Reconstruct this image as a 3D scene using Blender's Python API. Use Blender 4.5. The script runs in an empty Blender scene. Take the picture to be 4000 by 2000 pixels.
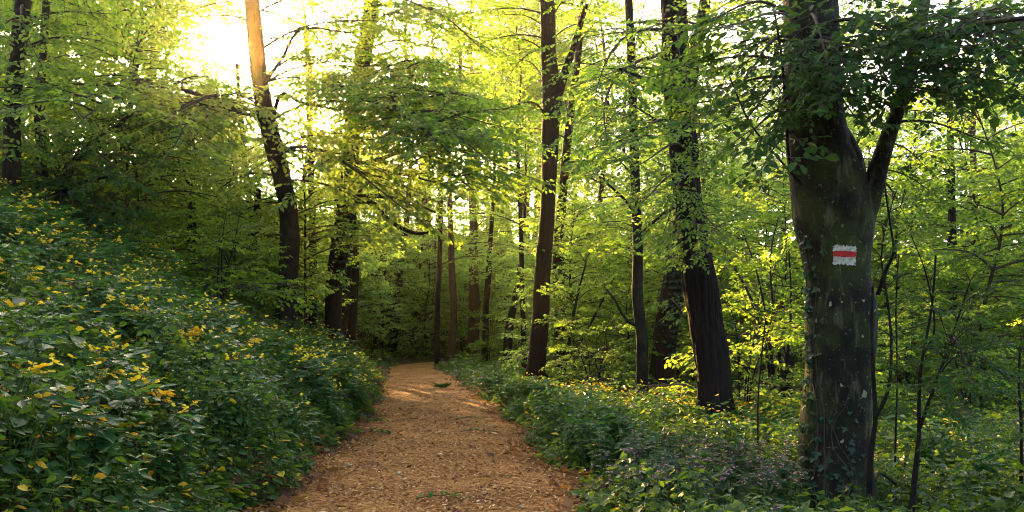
import bpy, math
import numpy as np
from mathutils import Vector, Matrix

SEED = 11
rng = np.random.default_rng(SEED)
R = math.radians
scene = bpy.context.scene
COL = scene.collection
F, CZ, HY = 3139.0, 1.6, 1310.0          # focal length in photo pixels, eye height, horizon row
SUN = np.array([-0.376, 1.0, 0.344]); SUN /= np.linalg.norm(SUN)
UP = np.array([0., 0., 1.])

def W(px, py, d):
    """a point of the place seen in the photo at (px, py), d metres ahead"""
    return np.array([(px - 2000.) * d / F, d, CZ + (HY - py) * d / F])

def nrm(v):
    v = np.asarray(v, float)
    return v / np.maximum(np.linalg.norm(v, axis=-1, keepdims=True), 1e-9)

# ------------------------------------------------------------------ noise
_nr = np.random.default_rng(5)
_K = nrm(_nr.normal(size=(24, 3))) * _nr.uniform(.6, 1.7, (24, 1)); _PH = _nr.uniform(0, 6.28, 24)
def noise3(p, f=1.0, o=0):
    p = np.asarray(p, float) * f
    k = np.roll(np.arange(24), o * 5)[:9]
    return np.sin(p @ _K[k].T * 2.2 + _PH[k]).sum(-1) / 4.2
def noise2(x, y, f=1.0, o=0):
    return noise3(np.stack([x, y, np.zeros_like(x) + o * 3.7], -1), f, o)

# ------------------------------------------------------------------ terrain
PY = np.array([-8, 0, 7.3, 10.7, 15.2, 20.9, 29.5, 38.6, 43, 46, 52, 60, 75, 120.])
PL = np.array([-1.2, -1.7, -2.24, -2.46, -2.80, -3.45, -4.70, -5.95, -6.1, -5.4, -3.2, 1., 10., 40.])
PR = np.array([1.3, 1.0, .66, .42, -.05, -.87, -2.07, -3.75, -3.5, -2.6, -.6, 3.6, 12.6, 43.])
def xl(y): return np.interp(y, PY, PL) + .13 * np.sin(y * 1.7) + .07 * np.sin(y * 4.1 + 1)
def xr(y): return np.interp(y, PY, PR) + .12 * np.sin(y * 1.4 + 2) + .07 * np.sin(y * 3.7)
def sstep(a, b, t):
    t = np.clip((t - a) / (b - a), 0, 1); return t * t * (3 - 2 * t)
def G(x, y):
    x = np.asarray(x, float); y = np.asarray(y, float)
    u = np.maximum(xl(y) - x, 0); v = np.maximum(x - xr(y), 0)
    fade = 1 - .86 * sstep(22, 42, y) * (1 - sstep(5, 16, u))
    uu = np.where(u < 15, u, 15 + 6 * (1 - np.exp(-(u - 15) / 6)))
    z = (.62 * (1 - np.exp(-u / .7)) + .45 * uu + .0105 * np.minimum(uu, 15) ** 2) * fade
    z = z + np.minimum(u, 1) * (.16 * noise2(x, y, .55) + .07 * noise2(x, y, 1.6, 1)) * (.5 + .5 * fade)
    z = z + .10 * (1 - np.exp(-v / .5)) - .022 * np.minimum(v, 22) + np.minimum(v, 1.5) * (.05 * noise2(x, y, .5, 2) + .03 * noise2(x, y, 1.4, 3))
    z = z + .9 * sstep(48, 110, y)
    return z
def G1(x, y): return float(G(np.array([x]), np.array([y]))[0])
def onpath(x, y, m=0.): return (x > xl(y) - m) & (x < xr(y) + m)

# ------------------------------------------------------------------ materials
def new_mat(name):
    m = bpy.data.materials.new(name); m.use_nodes = True
    nt = m.node_tree; nt.nodes.clear()
    out = nt.nodes.new('ShaderNodeOutputMaterial')
    return m, nt, out
def N(nt, t, **kw):
    n = nt.nodes.new(t)
    for k, v in kw.items(): setattr(n, k, v)
    return n
def ramp(nt, stops):
    r = N(nt, 'ShaderNodeValToRGB'); e = r.color_ramp.elements
    while len(e) < len(stops): e.new(.5)
    for el, (p, c) in zip(e, stops): el.position = p; el.color = (*c, 1)
    return r
def leaf_mat(name, cols, trans, mixf=.5, rough=.5, spec=.28):
    """cols / trans: three colours from the darkest to the freshest leaf"""
    m, nt, out = new_mat(name); L = nt.links.new
    g = N(nt, 'ShaderNodeNewGeometry'); oi = N(nt, 'ShaderNodeObjectInfo')
    tc = N(nt, 'ShaderNodeTexCoord'); nz = N(nt, 'ShaderNodeTexNoise'); nz.inputs['Scale'].default_value = .9
    L(g.outputs['Position'], nz.inputs['Vector'])
    a = N(nt, 'ShaderNodeMath', operation='MULTIPLY_ADD'); a.inputs[1].default_value = .45; L(g.outputs['Random Per Island'], a.inputs[0])
    b = N(nt, 'ShaderNodeMath', operation='MULTIPLY_ADD'); b.inputs[1].default_value = .55; b.inputs[2].default_value = -.03
    L(nz.outputs['Fac'], b.inputs[0]); L(b.outputs[0], a.inputs[2])
    c = N(nt, 'ShaderNodeMath', operation='MULTIPLY_ADD'); c.inputs[1].default_value = .2; L(oi.outputs['Random'], c.inputs[0]); L(a.outputs[0], c.inputs[2])
    r1 = ramp(nt, [(.2, cols[0]), (.55, cols[1]), (.95, cols[2])]); L(c.outputs[0], r1.inputs[0])
    r2 = ramp(nt, [(.2, trans[0]), (.55, trans[1]), (.95, trans[2])]); L(c.outputs[0], r2.inputs[0])
    p = N(nt, 'ShaderNodeBsdfPrincipled'); L(r1.outputs[0], p.inputs['Base Color'])
    p.inputs['Roughness'].default_value = rough; p.inputs['Specular IOR Level'].default_value = spec
    t = N(nt, 'ShaderNodeBsdfTranslucent'); L(r2.outputs[0], t.inputs['Color'])
    mx = N(nt, 'ShaderNodeMixShader'); mx.inputs[0].default_value = mixf
    L(p.outputs[0], mx.inputs[1]); L(t.outputs[0], mx.inputs[2]); L(mx.outputs[0], out.inputs[0])
    return m
def bark_mat(name, dark, light, zs=.25, scale=14., bump=.6, lichen=None, lich_amt=.62, moss=None):
    m, nt, out = new_mat(name); L = nt.links.new
    tc = N(nt, 'ShaderNodeTexCoord'); mp = N(nt, 'ShaderNodeMapping'); mp.inputs['Scale'].default_value = (1, 1, zs)
    L(tc.outputs['Object'], mp.inputs[0])
    n1 = N(nt, 'ShaderNodeTexNoise'); n1.inputs['Scale'].default_value = scale; n1.inputs['Detail'].default_value = 8; n1.inputs['Roughness'].default_value = .68
    L(mp.outputs[0], n1.inputs['Vector'])
    r = ramp(nt, [(.33, dark), (.72, light)]); L(n1.outputs['Fac'], r.inputs[0]); col = r.outputs[0]
    def over(col, c, noise_scale, lo, hi, detail=5, vec=None):
        n = N(nt, 'ShaderNodeTexNoise'); n.inputs['Scale'].default_value = noise_scale; n.inputs['Detail'].default_value = detail; n.inputs['Roughness'].default_value = .62
        L(vec or tc.outputs['Object'], n.inputs['Vector'])
        f = ramp(nt, [(lo, (0, 0, 0)), (hi, (1, 1, 1))]); L(n.outputs['Fac'], f.inputs[0])
        x = N(nt, 'ShaderNodeMix', data_type='RGBA'); L(f.outputs[0], x.inputs[0]); L(col, x.inputs[6]); x.inputs[7].default_value = (*c, 1)
        return x.outputs[2]
    if moss: col = over(col, moss, 2.2, .48, .62)
    if lichen and zs > .3:     # round crusts of lichen and pale streaks, thickest on the lower trunk
        vo = N(nt, 'ShaderNodeTexVoronoi'); vo.inputs['Scale'].default_value = 11; vo.inputs['Randomness'].default_value = 1
        wz = N(nt, 'ShaderNodeTexNoise'); wz.inputs['Scale'].default_value = 22; wz.inputs['Detail'].default_value = 4
        wm = N(nt, 'ShaderNodeVectorMath', operation='MULTIPLY_ADD'); wm.inputs[1].default_value = (.05, .05, .05)
        L(tc.outputs['Object'], wz.inputs['Vector']); L(wz.outputs['Color'], wm.inputs[0]); L(tc.outputs['Object'], wm.inputs[2]); L(wm.outputs[0], vo.inputs['Vector'])
        sc_ = N(nt, 'ShaderNodeSeparateColor'); L(vo.outputs['Color'], sc_.inputs[0])
        th = N(nt, 'ShaderNodeMath', operation='MULTIPLY_ADD'); th.inputs[1].default_value = .62; th.inputs[2].default_value = -.30; L(sc_.outputs[0], th.inputs[0])
        hz = N(nt, 'ShaderNodeSeparateXYZ'); L(tc.outputs['Object'], hz.inputs[0]); hr = N(nt, 'ShaderNodeMapRange'); hr.inputs[1].default_value = 1.4; hr.inputs[2].default_value = 3.4; hr.inputs[3].default_value = 0.; hr.inputs[4].default_value = .3; L(hz.outputs[2], hr.inputs[0])
        ln_ = N(nt, 'ShaderNodeTexNoise'); ln_.inputs['Scale'].default_value = 3; L(tc.outputs['Object'], ln_.inputs['Vector'])
        h2 = N(nt, 'ShaderNodeMath', operation='SUBTRACT'); L(th.outputs[0], h2.inputs[0]); L(hr.outputs[0], h2.inputs[1])
        h3 = N(nt, 'ShaderNodeMath', operation='MULTIPLY_ADD'); h3.inputs[1].default_value = .9; L(ln_.outputs['Fac'], h3.inputs[0]); h4 = N(nt, 'ShaderNodeMath', operation='ADD'); h4.inputs[1].default_value = -.465; L(h2.outputs[0], h3.inputs[2]); L(h3.outputs[0], h4.inputs[0]); th = h4
        lt = N(nt, 'ShaderNodeMath', operation='LESS_THAN'); L(vo.outputs['Distance'], lt.inputs[0]); L(th.outputs[0], lt.inputs[1])
        x = N(nt, 'ShaderNodeMix', data_type='RGBA'); L(lt.outputs[0], x.inputs[0]); L(col, x.inputs[6]); x.inputs[7].default_value = (*lichen, 1); col = x.outputs[2]
        mp2 = N(nt, 'ShaderNodeMapping'); mp2.inputs['Scale'].default_value = (1, 1, .22); L(tc.outputs['Object'], mp2.inputs[0])
        col = over(col, (.19, .17, .065), 27., .615, .69, 8)
        col = over(col, tuple(c * .42 for c in lichen), 13., .54, .72, 9, mp2.outputs[0])
    elif lichen: col = over(col, lichen, 9., lich_amt, lich_amt + .05, 6, mp.outputs[0] if zs > .3 else None)
    p = N(nt, 'ShaderNodeBsdfPrincipled'); L(col, p.inputs['Base Color']); p.inputs['Roughness'].default_value = .85; p.inputs['Specular IOR Level'].default_value = .2
    n2 = N(nt, 'ShaderNodeTexNoise'); n2.inputs['Scale'].default_value = scale * 3.2; n2.inputs['Detail'].default_value = 6; n2.inputs['Roughness'].default_value = .7; L(mp.outputs[0], n2.inputs['Vector'])
    nm = N(nt, 'ShaderNodeMath', operation='MULTIPLY_ADD'); nm.inputs[1].default_value = .5; L(n2.outputs['Fac'], nm.inputs[0]); L(n1.outputs['Fac'], nm.inputs[2])
    bp = N(nt, 'ShaderNodeBump'); bp.inputs['Strength'].default_value = min(1, bump * 1.3); bp.inputs['Distance'].default_value = .05
    L(nm.outputs[0], bp.inputs['Height']); L(bp.outputs[0], p.inputs['Normal']); L(p.outputs[0], out.inputs[0])
    return m
def plain_mat(name, stops, scale=6., rough=.8, island=False, bump=0., trans=None):
    m, nt, out = new_mat(name); L = nt.links.new
    tc = N(nt, 'ShaderNodeTexCoord'); n1 = N(nt, 'ShaderNodeTexNoise'); n1.inputs['Scale'].default_value = scale; n1.inputs['Detail'].default_value = 7
    L(tc.outputs['Object'], n1.inputs['Vector'])
    r = ramp(nt, stops)
    if island:
        g = N(nt, 'ShaderNodeNewGeometry'); L(g.outputs['Random Per Island'], r.inputs[0])
    else: L(n1.outputs['Fac'], r.inputs[0])
    p = N(nt, 'ShaderNodeBsdfPrincipled'); L(r.outputs[0], p.inputs['Base Color']); p.inputs['Roughness'].default_value = rough; p.inputs['Specular IOR Level'].default_value = .25
    if bump:
        bp = N(nt, 'ShaderNodeBump'); bp.inputs['Strength'].default_value = bump; bp.inputs['Distance'].default_value = .03; L(n1.outputs['Fac'], bp.inputs['Height']); L(bp.outputs[0], p.inputs['Normal'])
    sh = p.outputs[0]
    if trans:
        t = N(nt, 'ShaderNodeBsdfTranslucent'); t.inputs['Color'].default_value = (*trans, 1); mx = N(nt, 'ShaderNodeMixShader'); mx.inputs[0].default_value = .4
        L(sh, mx.inputs[1]); L(t.outputs[0], mx.inputs[2]); sh = mx.outputs[0]
    L(sh, out.inputs[0]); return m

M = {}
M['leaf'] = leaf_mat('tree_leaf', [(.035, .085, .016), (.05, .12, .02), (.085, .16, .025)], [(.21, .40, .025), (.35, .55, .04), (.58, .69, .06)], .55)
M['leaf_painted_shade'] = leaf_mat('painted_shade_leaf', [(.013, .052, .008), (.02, .07, .010), (.03, .09, .012)], [(.05, .13, .02), (.10, .20, .025), (.17, .28, .03)], .42, .5, .14)  # darker leaf copy; backlit shade under the crowns is in its colour
M['leaf_far'] = leaf_mat('far_leaf', [(.08, .15, .03), (.11, .19, .04), (.14, .22, .05)], [(.26, .46, .05), (.37, .57, .08), (.55, .69, .12)], .55, .5, .25)  # paler leaf copy; brightness of far haze and sky is in its colour
M['herb'] = leaf_mat('herb_leaf', [(.014, .056, .016), (.024, .085, .020), (.044, .125, .022)], [(.06, .18, .03), (.11, .25, .035), (.2, .36, .04)], .35, .44, .26)
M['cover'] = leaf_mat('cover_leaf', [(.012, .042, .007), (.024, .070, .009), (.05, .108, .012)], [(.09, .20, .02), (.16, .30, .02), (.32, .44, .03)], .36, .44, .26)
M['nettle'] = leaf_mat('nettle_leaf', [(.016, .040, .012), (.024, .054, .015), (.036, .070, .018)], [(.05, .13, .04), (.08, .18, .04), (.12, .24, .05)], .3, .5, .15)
M['yellow_dapple_leaf'] = leaf_mat('yellowed_dapple_leaf', [(.55, .24, .012), (.72, .44, .015), (.62, .52, .03)], [(.7, .30, .01), (.8, .52, .02), (.65, .6, .03)], .45)  # withered leaves whose yellow also paints in flecks of sun on the bank
M['ivy'] = leaf_mat('ivy_leaf', [(.010, .034, .013), (.015, .045, .016), (.022, .06, .02)], [(.03, .10, .02), (.05, .13, .02), (.08, .18, .03)], .25, .5, .35)
M['petal'] = plain_mat('yellow_petal', [(0, (.85, .64, .02)), (1, (.92, .78, .03))], 5, .55, True, trans=(.8, .55, .02))
M['pink'] = plain_mat('pink_blossom', [(0, (.42, .18, .26)), (1, (.62, .36, .44))], 5, .6, True, trans=(.6, .35, .45))
M['stem'] = plain_mat('green_stem', [(.3, (.05, .09, .025)), (.7, (.09, .13, .03))], 9, .6)
M['twig'] = plain_mat('twig_bark', [(.3, (.03, .022, .014)), (.7, (.07, .05, .03))], 12, .8)
M['bark_smooth'] = bark_mat('bark_smooth', (.006, .006, .003), (.024, .021, .009), .35, 7, .35, (.27, .25, .12), .60, (.034, .044, .008))
M['bark_ridged'] = bark_mat('bark_ridged', (.005, .0035, .002), (.024, .016, .009), .10, 26, .8)
M['bark_brown'] = bark_mat('bark_brown', (.007, .0045, .0025), (.045, .026, .012), .12, 30, .9, (.26, .14, .035), .68)
M['bark_plain'] = bark_mat('bark_plain', (.006, .004, .0025), (.022, .014, .008), .2, 18, .6, None, .6, (.024, .027, .010))
M['bark_far'] = bark_mat('bark_far', (.010, .0065, .004), (.038, .024, .013), .2, 12, .5)
M['bark_orange'] = bark_mat('bark_orange', (.035, .02, .01), (.14, .075, .03), .2, 14, .6)
M['log'] = bark_mat('log_wood', (.035, .022, .014), (.19, .10, .045), .25, 16, .7)
M['white_paint'] = plain_mat('white_paint', [(.3, (.26, .24, .14)), (.5, (.50, .48, .34)), (.7, (.62, .60, .45))], 30, .7, bump=.2)
M['red_paint'] = plain_mat('red_paint', [(.35, (.36, .02, .015)), (.6, (.55, .035, .02))], 40, .65, bump=.2)
M['soil'] = plain_mat('soil', [(.3, (.02, .011, .005)), (.5, (.05, .027, .010)), (.7, (.10, .05, .017))], 5, .95, bump=.8)
M['chips'] = plain_mat('wood_chips', [(0, (.065, .026, .006)), (.35, (.26, .105, .021)), (.7, (.42, .19, .042)), (.93, (.52, .30, .105)), (1, (.68, .48, .26))], 5, .85, True)
M['litter'] = plain_mat('dry_leaves', [(0, (.07, .03, .012)), (.5, (.2, .09, .03)), (1, (.36, .2, .07))], 5, .8, True, trans=(.3, .14, .03))
def path_mat():
    m, nt, out = new_mat('path_chips'); L = nt.links.new
    tc = N(nt, 'ShaderNodeTexCoord')
    a = N(nt, 'ShaderNodeTexNoise'); a.inputs['Scale'].default_value = 26; a.inputs['Detail'].default_value = 10; a.inputs['Roughness'].default_value = .75
    v = N(nt, 'ShaderNodeTexVoronoi'); v.inputs['Scale'].default_value = 34
    b = N(nt, 'ShaderNodeTexNoise'); b.inputs['Scale'].default_value = 1.1; b.inputs['Detail'].default_value = 6
    for n in (a, v, b): L(tc.outputs['Object'], n.inputs['Vector'])
    s = N(nt, 'ShaderNodeSeparateColor'); L(v.outputs['Color'], s.inputs[0])
    q = N(nt, 'ShaderNodeMath', operation='MULTIPLY_ADD'); q.inputs[1].default_value = .35; L(s.outputs[0], q.inputs[0])
    q2 = N(nt, 'ShaderNodeMath', operation='MULTIPLY_ADD'); q2.inputs[1].default_value = .65; L(a.outputs['Fac'], q2.inputs[0]); L(q2.outputs[0], q.inputs[2])
    q3 = N(nt, 'ShaderNodeMath', operation='MULTIPLY_ADD'); q3.inputs[1].default_value = .8; q3.inputs[2].default_value = -.41; L(b.outputs['Fac'], q3.inputs[0]); L(q3.outputs[0], q2.inputs[2])
    r = ramp(nt, [(.2, (.05, .018, .005)), (.42, (.24, .097, .019)), (.62, (.40, .18, .039)), (.85, (.48, .26, .08))]); L(q.outputs[0], r.inputs[0])
    p = N(nt, 'ShaderNodeBsdfPrincipled'); L(r.outputs[0], p.inputs['Base Color']); p.inputs['Roughness'].default_value = .9; p.inputs['Specular IOR Level'].default_value = .2
    bp = N(nt, 'ShaderNodeBump'); bp.inputs['Strength'].default_value = 1; bp.inputs['Distance'].default_value = .03; L(q.outputs[0], bp.inputs['Height']); L(bp.outputs[0], p.inputs['Normal'])
    L(p.outputs[0], out.inputs[0]); return m
M['path'] = path_mat()

# ------------------------------------------------------------------ mesh helpers
class Acc:
    """collects quads, each with a material slot"""
    def __init__(s): s.v, s.q, s.m, s.n, s.sm = [], [], [], 0, []
    def add(s, V, Q, mat=0, smooth=False):
        if len(V) == 0: return
        s.v.append(np.asarray(V, np.float32)); s.q.append(np.asarray(Q, np.int64) + s.n); s.n += len(V)
        s.m.append(np.full(len(Q), mat, np.int32)); s.sm.append(np.full(len(Q), smooth, bool))
    def data(s): return np.concatenate(s.v), np.concatenate(s.q), np.concatenate(s.m), np.concatenate(s.sm)
    def mesh(s, name, mats):
        V, Q, Mi, Sm = s.data()
        me = bpy.data.meshes.new(name)
        me.vertices.add(len(V)); me.vertices.foreach_set('co', V.astype(np.float32).ravel())
        me.loops.add(Q.size); me.loops.foreach_set('vertex_index', Q.astype(np.int32).ravel())
        me.polygons.add(len(Q)); me.polygons.foreach_set('loop_start', np.arange(0, Q.size, 4, dtype=np.int32))
        for m in mats: me.materials.append(m)
        me.polygons.foreach_set('material_index', Mi); me.polygons.foreach_set('use_smooth', Sm)
        me.update(calc_edges=True); return me
def link(name, data, parent=None, loc=None):
    o = bpy.data.objects.new(name, data); COL.objects.link(o)
    if parent is not None: o.parent = parent
    if loc is not None: o.location = loc
    return o
def tag(o, label=None, cat=None, group=None, kind=None):
    if label: o['label'] = label
    if cat: o['category'] = cat
    if group: o['group'] = group
    if kind: o['kind'] = kind
    return o
def copy_tree(o, loc, rz=0., s=1., tilt=(0, 0)):
    r = o.copy(); COL.objects.link(r); r.location = loc; r.rotation_euler = (tilt[0], tilt[1], rz); r.scale = (s, s, s)
    for ch in o.children:
        c = ch.copy(); COL.objects.link(c); c.parent = r
        for g in ch.children:
            d = g.copy(); COL.objects.link(d); d.parent = c
    return r

def spline(pts, n):
    P = np.asarray(pts, float); k = len(P)
    if k == 2: return P[0] + (P[1] - P[0]) * np.linspace(0, 1, n)[:, None]
    E = np.concatenate([[2 * P[0] - P[1]], P, [2 * P[-1] - P[-2]]])
    t = np.linspace(0, k - 1 - 1e-6, n); i = t.astype(int); f = (t - i)[:, None]
    a, b, c, d = E[i], E[i + 1], E[i + 2], E[i + 3]
    return .5 * (2 * b + (c - a) * f + (2 * a - 5 * b + 4 * c - d) * f ** 2 + (3 * b - a - 3 * c + d) * f ** 3)
def frames(P):
    T = nrm(np.gradient(P, axis=0)); ref = np.array([1., 0, 0]) if abs(T[0][0]) < .8 else np.array([0, 1., 0])
    A = np.zeros_like(P); a = ref
    for i, t in enumerate(T):
        a = a - t * (a @ t); a = a / np.linalg.norm(a); A[i] = a
    return T, A, np.cross(T, A)
def tube(P, r, seg=6, disp=None, closed_tip=True):
    P = np.asarray(P, float); n = len(P); r = np.broadcast_to(np.asarray(r, float), (n,)).copy()
    T, A, B = frames(P); th = np.linspace(0, 2 * math.pi, seg, endpoint=False)
    D = np.cos(th)[None, :, None] * A[:, None] + np.sin(th)[None, :, None] * B[:, None]
    rr = np.repeat(r[:, None], seg, 1)
    if disp is not None: rr = rr * disp(P[:, None] + D * r[:, None, None], th[None, :], np.arange(n)[:, None] / (n - 1))
    V = (P[:, None] + D * rr[..., None]).reshape(-1, 3)
    i = np.arange(n - 1)[:, None] * seg; j = np.arange(seg)[None]; j2 = (j + 1) % seg
    Q = np.stack([i + j, i + j2, i + seg + j2, i + seg + j], -1).reshape(-1, 4)
    if closed_tip:
        V = np.concatenate([V, P[-1:] + T[-1:] * r[-1]]); b = (n - 1) * seg; k = len(V) - 1
        e = np.arange(0, seg - 1, 2); Q = np.concatenate([Q, np.stack([b + e, b + e + 1, b + (e + 2) % seg, np.full_like(e, k)], -1)])
    return V, Q
def segs3(P0, P1, r0, r1):
    """many thin three-sided sticks at once"""
    P0 = np.asarray(P0); P1 = np.asarray(P1); T = nrm(P1 - P0)
    ref = np.where(np.abs(T[:, 2:3]) < .9, UP[None], np.array([[1., 0, 0]])); A = nrm(np.cross(T, ref)); B = np.cross(T, A)
    n = len(P0); vs = []
    r0 = np.broadcast_to(r0, (n,))[:, None]; r1 = np.broadcast_to(r1, (n,))[:, None]
    for P, r in ((P0, r0), (P1, r1)):
        for k in range(3):
            a = 2.0944 * k; vs.append(P + (A * math.cos(a) + B * math.sin(a)) * r)
    V = np.stack(vs, 1).reshape(-1, 3); b = np.arange(n)[:, None] * 6
    Q = np.concatenate([b + np.array([[0, 1, 4, 3]]), b + np.array([[1, 2, 5, 4]]), b + np.array([[2, 0, 3, 5]])])
    return V, Q
def leaves(P, D, Nn, L, Wd, fold=.22, droop=.12, full=True):
    D = nrm(D); S = nrm(np.cross(D, Nn)); Nn = np.cross(S, D); n = len(P)
    L = np.broadcast_to(L, (n,))[:, None]; Wd = np.broadcast_to(Wd, (n,))[:, None]
    tip = P + D * L - Nn * droop * L
    if full:
        a, b = .36, .72
        l1 = P + D * L * a + S * Wd * .5 + Nn * (fold * Wd * .5); r1 = P + D * L * a - S * Wd * .5 + Nn * (fold * Wd * .5)
        l2 = P + D * L * b + S * Wd * .36 + Nn * (fold * Wd * .3 - droop * .6 * L); r2 = P + D * L * b - S * Wd * .36 + Nn * (fold * Wd * .3 - droop * .6 * L)
        V = np.stack([P, l1, l2, tip, r2, r1], 1).reshape(-1, 3); o = np.arange(n)[:, None] * 6
        Q = np.concatenate([o + np.array([[0, 1, 2, 3]]), o + np.array([[0, 3, 4, 5]])])
    else:
        l = P + D * L * .45 + S * Wd * .5 + Nn * fold * Wd * .5; r = P + D * L * .45 - S * Wd * .5
        V = np.stack([P, l, tip, r], 1).reshape(-1, 3); Q = np.arange(n)[:, None] * 4 + np.arange(4)[None]
    return V, Q

# ------------------------------------------------------------------ boughs: leafy branches lying in flat drooping sprays
def make_bough(length, leaf, rg, full=True, step=.26, tw=.42, dens=.5, droop=.06, nsec=None, wr=.62):
    Wd, Lf = [], []
    n = 9; t = np.linspace(0, 1, n)
    wig = rg.normal(0, .05 * length, 3)
    main = np.stack([t * length, np.sin(t * 3) * wig[0] + t * t * wig[1], length * (.10 * t - (droop + .12) * t * t) + .03 * length * np.sin(t * 5 + wig[2])], 1)
    r0 = .008 + .0075 * length
    Wd.append(tube(main, r0 * (1 - .85 * t), 5))
    tws = []
    nsec = nsec or int(length / .3) + 3
    for k in range(nsec):
        tt = .14 + .84 * (k + rg.uniform(0, .8)) / nsec; side = 1 if k % 2 else -1
        i = tt * (n - 1); i0 = min(int(i), n - 2); p = main[i0] + (main[i0 + 1] - main[i0]) * (i - i0)
        d = nrm(main[i0 + 1] - main[i0]); ang = side * rg.uniform(.55, 1.05)
        d2 = nrm(np.array([d[0] * math.cos(ang) - d[1] * math.sin(ang), d[0] * math.sin(ang) + d[1] * math.cos(ang), d[2] + rg.normal(.03, .16)]))
        ln = length * .52 * (1.08 - tt * .72) * rg.uniform(.6, 1.15); ln = max(ln, .3); m = 6; s = np.linspace(0, 1, m)[:, None]
        sd = rg.normal(0, .09, 3)
        sec = p + d2 * ln * s + np.array([sd[0], sd[1], -.16 * ln + sd[2] * .5]) * ln * .5 * s * s
        Wd.append(tube(sec, (.0035 + .004 * ln) * (1 - .75 * s[:, 0]), 3))
        nt_ = max(2, int(ln / step)); 
        for q in range(nt_):
            u = (q + .6 + rg.uniform(-.25, .25)) / nt_; j = u * (m - 1); j0 = min(int(j), m - 2); pp = sec[j0] + (sec[j0 + 1] - sec[j0]) * (j - j0)
            dd = nrm(sec[j0 + 1] - sec[j0]); a2 = (1 if q % 2 else -1) * rg.uniform(.45, 1.0)
            d3 = nrm(np.array([dd[0] * math.cos(a2) - dd[1] * math.sin(a2), dd[0] * math.sin(a2) + dd[1] * math.cos(a2), dd[2] + rg.normal(-.05, .18)]))
            tws.append((pp, pp + d3 * tw * rg.uniform(.55, 1.2) * (1.1 - .4 * u)))
        tws.append((sec[-2], sec[-1] + (sec[-1] - sec[-2]) * .6))
    tws.append((main[-2], main[-1] + (main[-1] - main[-2]) * .8))
    P0 = np.array([a for a, b in tws]); P1 = np.array([b for a, b in tws])
    Wd.append(segs3(P0, P1, .003, .0012))
    ln = np.linalg.norm(P1 - P0, axis=1); cnt = np.maximum(3, (ln / (leaf * dens)).astype(int))
    idx = np.repeat(np.arange(len(P0)), cnt); k = np.concatenate([np.arange(c) for c in cnt]); u = (k + .7) / (cnt[idx]) + rg.normal(0, .04, len(idx))
    T = nrm(P1 - P0)[idx]; side = np.where(k % 2, 1., -1.)[:, None]; S = nrm(np.cross(UP[None], T) + 1e-6)
    sp = rg.uniform(.55, 1.15, (len(idx), 1)); last = (k == cnt[idx] - 1)[:, None]
    D = nrm(T * np.where(last, 1, .75) + S * side * sp * np.where(last, .1, 1) + np.stack([np.zeros(len(idx)), np.zeros(len(idx)), rg.normal(-.22, .22, len(idx))], 1))
    Nn = nrm(UP[None] + rg.normal(0, .38, (len(idx), 3)))
    L = leaf * rg.uniform(.65, 1.2, len(idx))
    Lf.append(leaves(P0[idx] + (P1 - P0)[idx] * u[:, None], D, Nn, L, L * wr, full=full))
    def cat(x):
        n = 0; v, q = [], []
        for a, b in x: v.append(a); q.append(b + n); n += len(a)
        return np.concatenate(v), np.concatenate(q)
    return length, cat(Wd), cat(Lf)

br = np.random.default_rng(21)
B_NEAR = [make_bough(l, .076, br, True, .19, .34, .5) for l in (1.1, 1.1, 1.8, 1.8, 2.6, 2.6, 3.6, 3.6)]
B_MID = [make_bough(l, .115, br, True, .24, .44, .46) for l in (1.6, 1.6, 2.6, 2.6, 3.6, 3.6, 5.0)]
B_FAR = [make_bough(l, .17, br, False, .34, .6, .46) for l in (1.8, 1.8, 3.0, 3.0, 4.2, 4.2)]

# the gap in the canopy through which the low sun shines
def sun_gap(P, scale=1.):
    """True where a leaf would stand in the clearing that lies towards the sun"""
    rel = P - np.array([0, 0, CZ]); s = rel @ SUN; off = rel - s[:, None] * SUN
    r = np.linalg.norm(off, axis=1); a = np.arctan2(off[:, 2], off[:, 0])
    lim = (.45 + .027 * np.maximum(s - 8, 0)) * (1 + .45 * np.sin(2 * a + .5) + .3 * np.sin(5 * a + s * .3) + .25 * np.sin(9 * a + 1)) * scale
    return (s > 9) & (r < lim)

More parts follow.
